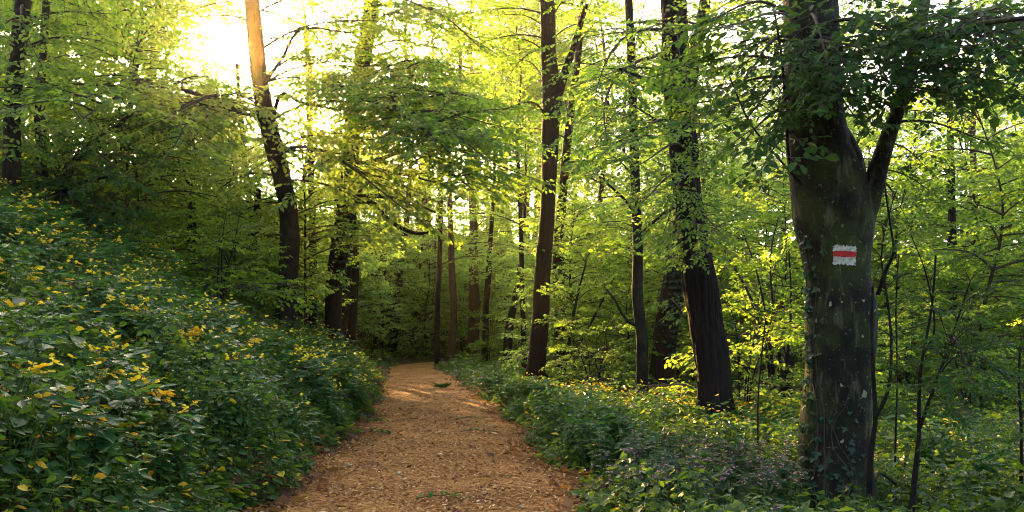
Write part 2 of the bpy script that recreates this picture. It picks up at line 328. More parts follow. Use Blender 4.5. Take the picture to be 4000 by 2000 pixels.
def put_bough(wood, leaf, P0, P1, protos, rg, roll=.18, mw=0, ml=1, gap=True, thin=0.):
    P0 = np.asarray(P0, float); P1 = np.asarray(P1, float); d = P1 - P0; ln = np.linalg.norm(d)
    if ln > 1.45 * max(b[0] for b in protos):       # a long limb that carries several boughs of natural size
        mx = max(b[0] for b in protos); t = np.linspace(0, 1, 14)[:, None]; side = nrm(np.cross(d, UP)); wob = rg.normal(0, .05 * ln, 2)
        L = P0 + d * t + side * wob[0] * np.sin(t * 3.1) + UP * (.07 * ln * np.sin(t * 3.14) + wob[1] * .3 * np.sin(t * 6.2))
        wood.add(*tube(L, (.012 + .007 * ln) * (1 - .8 * t[:, 0]), 6), mw)
        nb = int(ln * 1.5)
        for k in range(nb):
            f = .30 + .70 * (k + .5) / nb; q = L[min(int(f * 13), 13)]; sg = 1 if k % 2 else -1; an = rg.uniform(.35, .95) * sg * (1 - .6 * (k >= nb - 2))
            h = nrm(d * np.array([1, 1, .4])); dd = h * math.cos(an) + side * math.sin(an) + UP * rg.normal(-.04, .12)
            put_bough(wood, leaf, q, q + dd * rg.uniform(.45, .8) * min(mx, ln * .4), protos, rg, roll, mw, ml, gap, thin)
        return
    best = sorted(protos, key=lambda b: abs(math.log(ln / b[0])) + rg.uniform(0, .3))[0]
    s = ln / best[0]; X = d / ln; Z = UP - X * (UP @ X)
    if np.linalg.norm(Z) < .15: Z = np.array([1., 0, 0]) - X * X[0]
    Z = Z / np.linalg.norm(Z); Y = np.cross(Z, X); a = rg.normal(0, roll); Y, Z = Y * math.cos(a) + Z * math.sin(a), Z * math.cos(a) - Y * math.sin(a)
    fl = rg.choice([-1, 1]); Mx = np.stack([X, Y * fl, Z], 0) * s
    wv, wq = best[1]; lv, lq = best[2]
    wv = wv @ Mx + P0; lv = lv @ Mx + P0
    k = 6 if len(lq) * 3 == len(lv) else 4
    if gap or thin:
        c = lv.reshape(-1, k, 3).mean(1); keep = np.ones(len(c), bool)
        if gap: keep &= ~sun_gap(c)
        if thin: keep &= rg.uniform(size=len(c)) > thin
        if not keep.all():
            lv = lv.reshape(-1, k, 3)[keep].reshape(-1, 3); n = int(keep.sum()); o = np.arange(n)[:, None] * k
            lq = np.concatenate([o + np.array([[0, 1, 2, 3]]), o + np.array([[0, 3, 4, 5]])]) if k == 6 else o + np.arange(4)[None]
    wood.add(wv, wq, mw); leaf.add(lv, lq, ml)

# ------------------------------------------------------------------ ground, path
def grid(xs, ys, zf):
    X, Y = np.meshgrid(xs, ys); Z = zf(X.ravel(), Y.ravel()); V = np.stack([X.ravel(), Y.ravel(), Z], 1); nx = len(xs)
    i, j = np.meshgrid(np.arange(nx - 1), np.arange(len(ys) - 1)); b = (j * nx + i).ravel()
    return V, np.stack([b, b + 1, b + nx + 1, b + nx], 1)
a = Acc()
xs = np.concatenate([np.linspace(-400, -40, 25), np.arange(-38, -12, .6), np.arange(-12, 8, .22), np.arange(8, 40, .7), np.linspace(42, 400, 25)])
ys = np.concatenate([np.linspace(-60, -8, 8), np.arange(-7, 30, .25), np.arange(30, 70, .6), np.arange(70, 130, 3), np.linspace(135, 600, 20)])
a.add(*grid(xs, ys, G), 0, True)
tag(link('ground', a.mesh('ground', [M['soil']])), 'dark leaf mould soil of the forest floor and bank', kind='structure')
a = Acc()
ts = np.linspace(-.03, 1.03, 46); yy = np.concatenate([np.arange(-6, 22, .09), np.arange(22, 62, .3)])
T_, Y_ = np.meshgrid(ts, yy); xx = xl(Y_.ravel()) * (1 - T_.ravel()) + xr(Y_.ravel()) * T_.ravel()
edge = np.clip(np.minimum(T_.ravel(), 1 - T_.ravel()) * 9, -.5, 1)
zz = np.maximum(G(xx, Y_.ravel()) * (edge < .2), G(xx, Y_.ravel()) * (edge < 1) * .3) + .006 + .022 * edge + edge * (.010 * noise2(xx, Y_.ravel(), 2.3, 1) + .006 * noise2(xx, Y_.ravel(), 7, 2)) + .9 * sstep(48, 110, Y_.ravel()) * (edge >= .2)
b = (np.arange(len(yy) - 1)[:, None] * 46 + np.arange(45)[None]).ravel()
a.add(np.stack([xx, Y_.ravel(), zz], 1), np.stack([b, b + 1, b + 47, b + 46], 1), 0, True)
tag(link('path', a.mesh('path', [M['path']])), 'brown woodchip footpath winding into the wood', kind='structure')

def path_z(x, y): return .03 + .9 * sstep(48, 110, y)
# loose chips and dry leaves
def scatter_flat(name, n, ydist, tdist, size, mat, label, up=.25, wr=.5, zoff=.012):
    y = ydist(n); t = tdist(n); x = xl(y) * (1 - t) + xr(y) * t
    inside = (t > 0) & (t < 1)
    P = np.stack([x, y, np.where(inside, path_z(x, y), G(x, y)) + zoff + rng.uniform(0, .012, n)], 1)
    an = rng.uniform(0, 6.28, n); D = np.stack([np.cos(an), np.sin(an), rng.normal(0, up, n)], 1)
    L = size * rng.lognormal(0, .45, n)
    a = Acc(); a.add(*leaves(P, D, nrm(UP[None] + rng.normal(0, up, (n, 3))), L, L * wr * rng.uniform(.5, 1.4, n), fold=.15, droop=.05, full=False))
    tag(link(name, a.mesh(name, [mat])), label, kind='stuff')
yd = lambda n: 3.5 + 34 * rng.beta(1, 2.6, n)
scatter_flat('wood_chips', 62000, yd, lambda n: .5 + (rng.beta(1.2, 1.2, n) - .5) * 1.04, .031, M['chips'], 'loose brown chips covering the path', .22, .42)
scatter_flat('fallen_leaves', 11000, yd, lambda n: np.where(rng.uniform(size=n) < .5, rng.normal(-.05, .075, n), rng.normal(1.05, .08, n)), .06, M['litter'], 'dry brown leaves along both path edges', .35, .6, .02)

# ------------------------------------------------------------------ low plants
def lobed(P, D, Nn, L, rg, full=True):
    """a lobed leaf: five leaflets on one stalk"""
    D = nrm(D); S = nrm(np.cross(D, Nn)); out = []
    L = np.broadcast_to(L, (len(P),))[:, None]
    for (f, ang, s) in ((.55, 0, .5), (.45, .8, .42), (.45, -.8, .42), (.16, 1.05, .36), (.16, -1.05, .36)):
        d = D * math.cos(ang) + S * math.sin(ang)
        out.append(leaves(P + D * L * f, d, Nn, (L * s)[:, 0], (L * s * .72)[:, 0], .15, .16, full))
    return out
class Plant:
    def __init__(s): s.stem, s.leaf, s.fl = Acc(), Acc(), []
def make_celandine(rg, h, nfl):
    p = Plant(); ns = rg.integers(3, 6); tops = []
    for k in range(ns):
        an = rg.uniform(0, 6.28); ld = rg.uniform(.1, .38); hh = h * rg.uniform(.7, 1.05)
        P = spline([[0, 0, -.05], [math.cos(an) * ld * h * .35, math.sin(an) * ld * h * .35, hh * .5], [math.cos(an) * ld * h, math.sin(an) * ld * h, hh]], 7)
        p.stem.add(*tube(P, np.linspace(.0055, .0025, 7), 4)); tops.append(P[-1])
        for q in range(rg.integers(4, 7)):
            u = rg.uniform(.3, .97); i = u * 6; i0 = min(int(i), 5); c = P[i0] + (P[i0 + 1] - P[i0]) * (i - i0); a2 = rg.uniform(0, 6.28); L = h * rg.uniform(.28, .42)
            d = np.array([[math.cos(a2), math.sin(a2), rg.uniform(-.15, .45)]]); nn = nrm(UP[None] + rg.normal(0, .25, (1, 3)))
            p.stem.add(*segs3(c[None], c[None] + nrm(d) * L * .4, .002, .0015))
            for vq in lobed(c[None] + nrm(d) * L * .15, d, nn, np.array([L]), rg): p.leaf.add(*vq)
    for k in range(nfl):
        c = tops[k % ns] + np.array([rg.normal(0, .05), rg.normal(0, .05), rg.uniform(.03, .13)])
        p.stem.add(*segs3(tops[k % ns][None], c[None], .002, .0015))
        a = Acc(); a0 = rg.uniform(0, 6.28); r = rg.uniform(.032, .043); tilt = rg.normal(0, .5, 2)
        for j in range(4):
            an = a0 + j * 1.5708; d = np.array([[math.cos(an), math.sin(an), .35 + tilt[0] * math.cos(an) + tilt[1] * math.sin(an)]])
            a.add(*leaves(c[None], d, UP[None] - d * .3, r, r * 1.05, .1, .0))
        p.fl.append(a)
    return p
def make_herb(rg, h, leaf, whorl=2, nlev=5):
    p = Plant()
    for k in range(rg.integers(2, 5)):
        an = rg.uniform(0, 6.28); ld = rg.uniform(.05, .3) * h; hh = h * rg.uniform(.65, 1.05)
        P = spline([[math.cos(an) * .04, math.sin(an) * .04, -.05], [math.cos(an) * ld * .5, math.sin(an) * ld * .5, hh * .55], [math.cos(an) * ld, math.sin(an) * ld, hh]], 7)
        p.stem.add(*tube(P, np.linspace(.005, .002, 7), 4)); a0 = rg.uniform(0, 6.28)
        for q in range(nlev):
            u = .25 + .75 * q / (nlev - 1); i = u * 6 * .999; i0 = int(i); c = P[i0] + (P[i0 + 1] - P[i0]) * (i - i0)
            for j in range(whorl):
                a2 = a0 + q * 1.5708 + j * 6.2832 / whorl + rg.normal(0, .2); L = leaf * rg.uniform(.75, 1.15) * (1 - .35 * abs(u - .7))
                p.leaf.add(*leaves(c[None], np.array([[math.cos(a2), math.sin(a2), rg.uniform(-.3, .35)]]), nrm(UP[None] + rg.normal(0, .2, (1, 3))), L, L * rg.uniform(.48, .6), .2, .2))
        p.top = P[-1]; p.fl.append((P, hh))
    return p
def make_deadnettle(rg, h):
    p = make_herb(rg, h, .09, 2, 6); sp = p.fl; p.fl = []; a = Acc()
    for P, hh in sp:
        for u in (.7, .82, .94):
            i = u * 6; i0 = min(int(i), 5); c = P[i0] + (P[i0 + 1] - P[i0]) * (i - i0)
            for j in range(rg.integers(1, 4)):
                an = rg.uniform(0, 6.28); d = np.array([[math.cos(an), math.sin(an), .7]])
                a.add(*leaves(c[None] + d * .012, d, UP[None] - .5 * d, .024, .015, .3, .25)); a.add(*leaves(c[None] + d * .026, d * np.array([[1, 1, -.6]]), UP[None], .014, .014, .1, .3))
    p.fl = [a]; return p
def make_yellow_dapple(rg, h):
    p = Plant()
    for k in range(rg.integers(7, 12)):
        an = rg.uniform(0, 6.28); d = nrm(np.array([[math.cos(an) * .45, math.sin(an) * .45, 1]])); q = d * h * rg.uniform(.35, 1.)
        p.stem.add(*segs3(np.array([[0, 0, -.04]]), q, .003, .002))
        for vq in lobed(q, np.array([[math.cos(an), math.sin(an), rg.uniform(-.5, .3)]]), nrm(UP[None] + rg.normal(0, .35, (1, 3))), np.array([h * rg.uniform(.24, .42)]), rg): p.leaf.add(*vq)
    return p
def plant_obj(name, pl, leafm, flm=None, flname='flower'):
    root = bpy.data.objects.new(name, None); COL.objects.link(root); root.empty_display_size = .1
    link('stem', pl.stem.mesh('stem', [M['stem']]), root)
    link('foliage', pl.leaf.mesh('foliage', [leafm]), root)
    for a in pl.fl:
        if isinstance(a, Acc): link(flname, a.mesh(flname, [flm]), root)
    return root
pr = np.random.default_rng(31)
used = set()
def sow(protos, pts, label, cat, group, s=(.8, 1.2), zo=0.):
    for (x, y) in pts:
        k = int(pr.integers(len(protos))); p = protos[k]; loc = (x, y, G1(x, y) + zo); rz = pr.uniform(0, 6.28); sc = pr.uniform(*s)
        if p.name in used: o = copy_tree(p, loc, rz, sc, (pr.normal(0, .08), pr.normal(0, .08)))
        else: o = p; used.add(p.name); o.location = loc; o.rotation_euler = (0, 0, rz); o.scale = (sc,) * 3
        tag(o, label, cat, group)
TREE_XY = []
def cluster(cl, min_edge=.12):
    out = []
    for (x, y, r, n) in cl:
        k = 0; tries = 0
        while k < n and tries < n * 30:
            tries += 1
            px, py = x + pr.normal(0, r), y + pr.normal(0, r * 1.3)
            if py < 3.2 or onpath(px, py, min_edge): continue
            if any((px - a) ** 2 + (py - b) ** 2 < c * c for a, b, c in TREE_XY): continue
            out.append((px, py)); k += 1
    return out

# ------------------------------------------------------------------ trees
def trunk_disp(kind, r0, z0, rg):
    o = rg.integers(0, 9); ph = rg.uniform(0, 6.28)
    def f(P, th, t):
        q = P * np.array([1, 1, .35])
        d = 1 + .06 * noise3(q, 2.2, o) + .03 * noise3(q, 6, o + 1)
        h = np.maximum(P[..., 2] - z0, 0)
        d = d + np.exp(-h / .28) * (.20 + .22 * np.sin(5 * th + ph) * .6 + .10 * np.sin(3 * th + 2 * ph))
        if kind == 'ridged':
            w = th + .5 * noise3(P * np.array([1, 1, .5]), 1.2, o + 2) * .6
            rd = np.abs(np.sin(5.5 * w + 2.6 * noise3(P * np.array([1, 1, .30]), 2.4, o + 3))); rd2 = np.abs(np.sin(11 * w + 3.2 * noise3(P * np.array([1, 1, .45]), 3.5, o + 5)))
            d = d + (.17 * rd ** .6 + .10 * rd2 ** .7) * (.7 + .5 * noise3(P, 1.7, o + 6)) - .17 + .05 * np.abs(noise3(P * np.array([1, 1, .2]), 11, o + 4))
        elif kind == 'brown':
            d = d + .035 * np.abs(np.sin(14 * th + 2.0 * noise3(P * np.array([1, 1, .3]), 4, o)))
        return d
    return f
def tree(label, d, pts, bark, kind='plain', seg=20, top=14., boughs=(), auto=None, protos=None, leafm='leaf', limbs=(), name='tree', wood='twig', gap=True, cat='tree', dsh=0., group=None, lean=None):
    """pts: (px, py, width px) up the trunk; boughs: (px0, py0, px1, py1, d1) or with d0 as sixth"""
    rg = np.random.default_rng(abs(hash(label)) % (2 ** 31) if False else sum(ord(c) * (i + 1) for i, c in enumerate(label)))
    C3 = [W(p[0], p[1], d) for p in pts]; RR = [p[2] * .5 * d / F for p in pts]
    x0, y0 = C3[0][0], C3[0][1]; z0 = G1(x0, y0); C3[0][2] = z0 - .25
    TREE_XY.append((x0, y0, RR[0] + .12))
    # carry the trunk on above the frame
    if C3[-1][2] < top:
        dv = nrm(C3[-1] - C3[-2]); h = top - C3[-1][2]; last = C3[-1].copy(); rl = RR[-1]
        for f in (.35, .7, 1.):
            C3.append(last + dv * np.array([1, 1, 0]) * h * f * .5 + UP * h * f + rg.normal(0, .12, 3) * np.array([1, 1, 0])); RR.append(rl * (1 - .85 * f))
    n = int(max(14, (C3[-1][2] - z0) * (9 if kind in ('ridged', 'smooth') else 4)))
    P = spline(C3, n); r = np.maximum(spline(np.array(RR)[:, None], n)[:, 0], .008)
    base = np.array([x0, y0, z0]); root = bpy.data.objects.new(name, None); COL.objects.link(root); root.location = base
    disp = trunk_disp(kind, RR[0], z0, rg)
    a = Acc(); a.add(*tube(P - base, r, seg, lambda Q, th, t: disp(Q + base, th, t)), 0, True)
    tr = link('trunk', a.mesh('trunk', [M[bark]]), root)
    for lp in limbs:      # (px, py, width px, d) along each limb
        LP = [W(q[0], q[1], q[3]) for q in lp]; LR = [q[2] * .5 * q[3] / F for q in lp]
        nn = 10 * len(lp); a = Acc(); a.add(*tube(spline(LP, nn) - base, np.maximum(spline(np.array(LR)[:, None], nn)[:, 0], .004), 12 if LR[0] > .05 else 7, lambda Q, th, t: 1 + .07 * noise3(Q, 4, 2)), 0, True)
        link('limb', a.mesh('limb', [M[bark]]), root)
    protos = protos or (B_NEAR if d < 12 else B_MID)
    cw = Acc(); cl = cw
    for bg in boughs:
        p0 = W(bg[0], bg[1], bg[5] if len(bg) > 5 else d); p1 = W(bg[2], bg[3], bg[4])
        put_bough(cw, cl, p0 - base * 0, p1, protos, rg, gap=gap)
    if auto:
        h0, h1, cnt, ln = auto[:4]; zs = np.linspace(h0, h1, cnt)
        for k, zh in enumerate(zs):
            i = np.searchsorted(P[:, 2], zh + z0); i = min(max(i, 1), n - 1); p = P[i]
            an = k * 2.39996 + rg.uniform(-.5, .5)
            if len(auto) > 4: an = auto[4] + rg.uniform(-1, 1) * auto[5]
            l = ln * (1.15 - .75 * (zh - h0) / max(h1 - h0, .1)) * rg.uniform(.75, 1.2)
            e = p + np.array([math.cos(an) * l, math.sin(an) * l, l * (rg.uniform(-.12, .25) + .5 * (zh - h0) / max(h1 - h0, .1))])
            put_bough(cw, cl, p, e, protos if d < 20 else B_MID, rg, gap=gap)
    if cw.n:
        for i in range(len(cw.v)): cw.v[i] = cw.v[i] - base.astype(np.float32)
        link('crown', cw.mesh('crown', [M[wood], M[leafm]]), root)
    tag(root, label, cat, group)
    root['_p'] = 0; del root['_p']
    return root, base, P, r, disp

exec_trees = []
TR = {}
# --- A leaning tree left of the sun-lit gap
TR['A'] = tree('tall dark leaning tree with bent trunk, just right of the bright sun gap', 22,
    [(1118, 1262, 92), (1122, 1130, 80), (1130, 980, 76), (1128, 850, 74), (1108, 720, 72), (1078, 600, 70), (1045, 470, 68), (1018, 330, 64), (1000, 180, 62), (985, 20, 58), (970, -200, 54)],
    'bark_plain', seg=24, top=16,
    boughs=[(1035, 450, 700, 400, 23), (1010, 330, 1420, 80, 23), (1020, 330, 1500, 210, 22), (1075, 580, 1480, 470, 22), (1085, 600, 1600, 640, 22), (1110, 700, 1560, 800, 23),
            (1050, 470, 1700, 380, 20), (1005, 200, 1560, 20, 22), (990, 60, 1500, -80, 22), (990, 40, 1300, 130, 21), (1030, 320, 1300, 300, 20), (1080, 690, 800, 720, 24), (1110, 800, 840, 800, 25), (1000, 100, 700, 10, 24), (1000, 60, 820, -60, 22.5), (1030, 400, 820, 400, 24), (1010, 250, 1180, 200, 23), (985, 10, 640, 30, 21), (990, 40, 860, 90, 23), (1005, 200, 1180, 90, 23), (1000, 150, 1240, 180, 22), (1030, 420, 760, 330, 24), (1040, 450, 880, 360, 23), (1005, 330, 900, 350, 24), (1125, 860, 1330, 780, 24),
            (930, 440, 480, 380, 16), (900, 430, 330, 460, 14), (780, 410, 560, 500, 16), (860, 430, 640, 350, 18), (820, 420, 760, 520, 19), (1100, 580, 1720, 760, 18)],
    limbs=[[(1018, 350, 18, 22), (1100, 230, 13, 21.5), (1180, 115, 9, 21), (1380, 130, 5, 20)], [(1062, 470, 20, 22), (1100, 370, 16, 21.6), (1180, 400, 13, 21), (1330, 430, 6, 20)], [(1035, 455, 16, 22), (930, 440, 12, 20), (780, 405, 7, 18)]],
    auto=(9.5, 15.5, 12, 3.6))
TR['B'] = tree('ivy-clad trunk with a burl behind the tall bent leaning tree', 28,
    [(1300, 1275, 78), (1305, 1130, 64), (1330, 960, 70), (1352, 860, 80), (1350, 760, 62), (1368, 600, 58), (1385, 400, 64), (1425, 200, 60), (1450, 30, 56)],
    'bark_brown', 'brown', top=17,
    boughs=[(1385, 640, 1900, 620, 21), (1390, 560, 1850, 420, 22), (1400, 520, 1850, 740, 19), (1400, 430, 1640, 150, 23), (1390, 760, 1860, 740, 22), (1420, 300, 1850, 250, 24), (1440, 100, 1820, 60, 24), (1370, 560, 1250, 480, 25), (1380, 400, 1230, 250, 25), (1380, 880, 1560, 900, 25), (1420, 380, 1640, 560, 18),
            (1420, 480, 1640, 660, 19), (1430, 300, 1700, 420, 20), (1500, 500, 1760, 600, 18), (1430, 200, 1720, 130, 25), (1450, 30, 1780, -10, 24), (1445, 60, 1640, -60, 26), (1420, 250, 1620, 200, 25), (1450, 0, 1250, -40, 25), (1440, 100, 1230, 70, 25), (1450, 20, 1900, 90, 23), (1430, 160, 1560, 60, 24), (1425, 220, 1280, 170, 25)],
    limbs=[[(1370, 775, 22, 28), (1450, 765, 18, 26), (1585, 782, 14, 23), (1700, 830, 8, 20)], [(1362, 790, 24, 28), (1450, 790, 20, 26), (1520, 860, 17, 24), (1612, 908, 15, 23), (1700, 905, 8, 22)]],
    auto=(9, 16, 11, 3.6))
tree('thin straight stem seen between the bent tree and the ivy-clad trunk', 31, [(1222, 1230, 30), (1222, 900, 28), (1216, 700, 27), (1210, 500, 24), (1200, 200, 20)], 'bark_plain', top=14,
    boughs=[(1222, 820, 1320, 740, 29), (1218, 780, 1150, 820, 28), (1215, 640, 1330, 560, 28)], auto=(6, 13, 8, 2.6), seg=10)
tree('crooked brown stem right behind the ivy-clad trunk', 34, [(1365, 1290, 42), (1385, 1120, 32), (1390, 930, 28), (1372, 800, 30), (1390, 600, 24), (1400, 300, 20)], 'bark_far', top=15, auto=(7, 14, 8, 2.8), seg=10,
    boughs=[(1390, 930, 1500, 840, 33), (1388, 1050, 1480, 1080, 33)])
tree('dark forked young trunk low behind the ivy-clad one', 33, [(1325, 1230, 44), (1350, 1120, 40), (1362, 1000, 34), (1352, 880, 28)], 'bark_plain', top=9, auto=(4.5, 9, 7, 2.4), seg=10)
# --- D the tree right of the path
TR['D'] = tree('straight brown furrowed tree standing alone right of the path', 24.5,
    [(2082, 1520, 76), (2098, 1400, 66), (2112, 1240, 68), (2118, 1080, 62), (2134, 900, 58), (2145, 720, 57), (2150, 540, 63), (2150, 330, 68), (2142, 200, 56), (2140, 60, 58), (2132, -80, 54)],
    'bark_brown', 'brown', seg=30, top=17,
    boughs=[(2170, 480, 2420, 420, 26), (2130, 330, 1960, 180, 27), (2165, 640, 2330, 560, 25), (2125, 760, 1990, 700, 26), (2165, 900, 2280, 840, 25), (2130, 420, 1980, 500, 26), (2160, 150, 2330, 60, 26), (2120, 100, 1940, 40, 26), (2125, 200, 1900, 110, 26), (2130, 20, 1880, -40, 25), (2130, 150, 1800, 140, 25), (2135, 60, 1760, 20, 24.5), (2150, 260, 2200, 180, 23.6), (2150, 480, 2190, 440, 23.4)],
    limbs=[[(2165, 470, 44, 24.5), (2190, 340, 36, 24.2), (2235, 200, 26, 23.8), (2290, 20, 18, 23.2)], [(2145, 470, 10, 24.5), (2080, 400, 8, 24), (1960, 430, 5, 23)]],
    auto=(9.5, 16.5, 12, 3.2))
TR['E'] = tree('ivy-grown dark trunk directly behind the straight brown tree', 30, [(2195, 1500, 52), (2190, 1350, 46), (2184, 1200, 44), (2182, 1000, 42), (2194, 800, 34), (2222, 500, 32), (2260, 200, 24)], 'bark_brown', 'brown', top=16,
    boughs=[(2180, 1000, 2330, 900, 28), (2180, 900, 2040, 860, 29), (2185, 1150, 2300, 1120, 27), (2180, 1100, 2080, 1040, 28), (2190, 700, 2320, 640, 28), (2185, 800, 2080, 700, 28)], auto=(8, 15, 9, 3.2))
tree('slender leaning sapling with forked stem beside the ivy-grown trunk', 23, [(2165, 1535, 16), (2200, 1440, 20), (2225, 1330, 14), (2250, 1180, 10), (2290, 1020, 6)], 'bark_plain', top=1, seg=8,
    boughs=[(2225, 1330, 2330, 1290, 22), (2250, 1180, 2380, 1080, 22), (2250, 1180, 2160, 1100, 22), (2285, 1020, 2360, 920, 22), (2235, 1260, 2150, 1240, 22), (2290, 1040, 2230, 950, 22)],
    limbs=[[(2203, 1420, 14, 23), (2270, 1330, 10, 23), (2340, 1200, 8, 23), (2400, 1080, 5, 23)], [(2170, 1510, 12, 23), (2110, 1440, 7, 23)]], cat='sapling', name='sapling')
# --- F slim tree
TR['F'] = tree('slim upright tree with a curved side branch, between two thick trunks', 17,
    [(2512, 1610, 52), (2508, 1480, 46), (2508, 1330, 46), (2490, 1150, 43), (2492, 960, 40), (2482, 760, 38), (2476, 560, 36), (2470, 350, 34), (2462, 120, 32), (2458, -60, 28)],
    'bark_plain', top=13, seg=18, protos=B_NEAR + B_MID,
    boughs=[(2480, 700, 2330, 560, 15.5), (2480, 640, 2350, 640, 15), (2476, 560, 2700, 420, 15), (2490, 900, 2340, 840, 16), (2485, 800, 2640, 700, 14.5), (2470, 340, 2300, 300, 15.5), (2470, 300, 2620, 180, 15), (2490, 1000, 2370, 960, 16), (2475, 500, 2320, 400, 15), (2465, 150, 2320, 80, 15.5), (2470, 420, 2300, 450, 15)],
    limbs=[[(2492, 940, 22, 17), (2540, 880, 15, 17), (2600, 830, 12, 16.8), (2680, 790, 7, 16.5)], [(2508, 1290, 15, 17), (2440, 1240, 11, 17), (2400, 1170, 9, 17), (2360, 1120, 6, 17.2)], [(2490, 850, 16, 17), (2440, 780, 12, 17), (2340, 690, 7, 17)]],
    auto=(8, 13, 8, 2.6))
TR['G'] = tree('thick ivy-covered trunk leaning right, behind the slim tree', 22.5, [(2575, 1560, 96), (2588, 1420, 90), (2600, 1300, 86), (2625, 1150, 84), (2650, 1000, 80), (2668, 850, 72), (2690, 600, 64), (2700, 300, 56)], 'bark_brown', 'brown', top=16, seg=22,
    boughs=[(2640, 1050, 2560, 960, 20), (2650, 1000, 2740, 900, 20), (2620, 1180, 2700, 1180, 20), (2690, 600, 2560, 500, 20)], auto=(8, 15.5, 10, 3.4))
# --- H deeply furrowed trunk
TR['H'] = tree('thick deeply furrowed dark trunk with leafy sprays round its upper part', 12.7,
    [(2790, 1705, 148), (2795, 1560, 138), (2780, 1400, 132), (2755, 1250, 124), (2735, 1100, 118), (2712, 950, 112), (2692, 800, 108), (2672, 620, 104), (2655, 430, 102), (2640, 220, 100), (2628, 0, 98), (2622, -160, 92)],
    'bark_ridged', 'ridged', seg=110, top=14, protos=B_NEAR,
    boughs=[(2680, 560, 2420, 300, 10.5), (2660, 380, 2350, 180, 10.5), (2690, 700, 2540, 720, 10.5), (2700, 760, 2830, 860, 10.5), (2680, 500, 2880, 380, 11), (2660, 350, 2830, 200, 11), (2690, 640, 2620, 880, 11), (2640, 160, 2450, 60, 11), (2640, 100, 2830, 30, 11), (2720, 880, 2650, 960, 11), (2700, 700, 2760, 620, 11.2),
            (2690, 560, 2700, 760, 11.2), (2660, 300, 2720, 460, 11), (2650, 260, 2640, 420, 11.2), (2680, 520, 2330, 480, 10), (2640, 60, 2700, 200, 11), (2640, 200, 2380, 420, 10), (2720, 830, 2790, 980, 11.3), (2690, 420, 2780, 560, 11.2), (2650, 130, 2360, 260, 10), (2690, 600, 2440, 560, 10.5)],
    limbs=[[(2660, 420, 24, 12.7), (2560, 330, 15, 11.8), (2420, 270, 8, 10.8)]],
    auto=(7.5, 13.5, 9, 3.0))
# --- I the big blazed tree on the right
I_D = 7.15
TR['I'] = tree('massive smooth-barked forked tree carrying a painted red and white trail mark', I_D,
    [(3262, 2020, 272), (3262, 1900, 262), (3262, 1750, 254), (3268, 1600, 252), (3278, 1450, 252), (3282, 1300, 262), (3282, 1190, 262), (3270, 1090, 236), (3262, 980, 262), (3255, 860, 296), (3237, 740, 288), (3198, 600, 250), (3176, 450, 226), (3168, 300, 218), (3166, 120, 212), (3160, -60, 206), (3150, -260, 200)],
    'bark_smooth', 'smooth', seg=72, top=13, protos=B_NEAR, leafm='leaf_painted_shade',
    boughs=[(3150, 330, 2760, 300, 6.6), (3150, 200, 2800, 120, 6.6), (3140, 420, 2850, 520, 6.4), (3160, 250, 3000, 380, 6), (3200, 280, 3560, 200, 6.2), (3200, 330, 3700, 330, 6.4), (3200, 150, 3600, 40, 6.4), (3150, 100, 2850, 20, 6.2), (3170, 330, 3330, 400, 5.8), (3480, 460, 3700, 420, 6.6), (3470, 560, 3640, 640, 6.6),
            (3500, 400, 3850, 300, 7), (3140, 500, 2900, 660, 6.6), (3200, 230, 3400, 130, 5.8), (3160, 60, 3280, 180, 5.8), (3140, 260, 2620, 200, 7), (3190, 100, 3700, 120, 6), (3600, 140, 3800, 260, 5.9), (3700, 125, 3980, 240, 5.6), (3750, 120, 3720, 300, 5.6), (3650, 130, 3900, 20, 5.8), (3800, 100, 4080, 180, 5.2), (3720, 130, 3860, 60, 5.4), (3780, 110, 3960, 40, 5.3), (3850, 95, 4020, 120, 5.1), (3680, 140, 3790, 170, 5.6), (3400, 195, 3560, 330, 6.2), (3450, 180, 3620, 60, 6.2), (3120, 300, 2900, 420, 6.2), (3100, 150, 2920, 240, 5.9), (3080, 60, 2780, -20, 6), (3350, 205, 3500, 300, 6.0), (3560, 250, 3760, 420, 6.9), (3150, 180, 3240, 260, 5.7), (3080, 380, 2960, 520, 6.1), (3530, 320, 3980, 120, 6.6), (3530, 330, 4060, 330, 6.8), (3480, 480, 3900, 520, 7.2), (3160, 160, 3080, 330, 6.1), (3440, 700, 3560, 860, 6.8), (3450, 660, 3700, 760, 7), (3180, 300, 3260, 330, 6.2), (3550, 250, 3860, 20, 7), (3200, 0, 3560, -60, 6)],
    limbs=[[(3275, 1080, 110, 7.1), (3318, 970, 116, 7.1), (3368, 850, 96, 7.06), (3406, 740, 80, 7.02), (3436, 640, 71, 6.98), (3470, 530, 64, 6.95), (3510, 420, 58, 6.9), (3560, 250, 56, 6.85), (3600, 60, 48, 6.8), (3640, -160, 40, 6.8)],
           [(3215, 260, 34, 7.0), (3420, 190, 26, 6.7), (3680, 140, 24, 6.2), (3850, 90, 20, 5.8), (4120, 60, 16, 5.3)],
           [(3280, 800, 160, 7.13), (3306, 690, 140, 7.1), (3298, 590, 110, 7.1), (3262, 470, 50, 7.12)],
           [(3130, 720, 14, 6.9), (3085, 640, 13, 6.8), (3068, 400, 12, 6.7), (3050, 200, 10, 6.6), (3020, 20, 8, 6.4)], [(3140, 720, 12, 6.9), (3060, 640, 9, 6.7), (2930, 480, 7, 6.4), (2850, 300, 5, 6.2)]],
    auto=(5.6, 12, 8, 2.8))
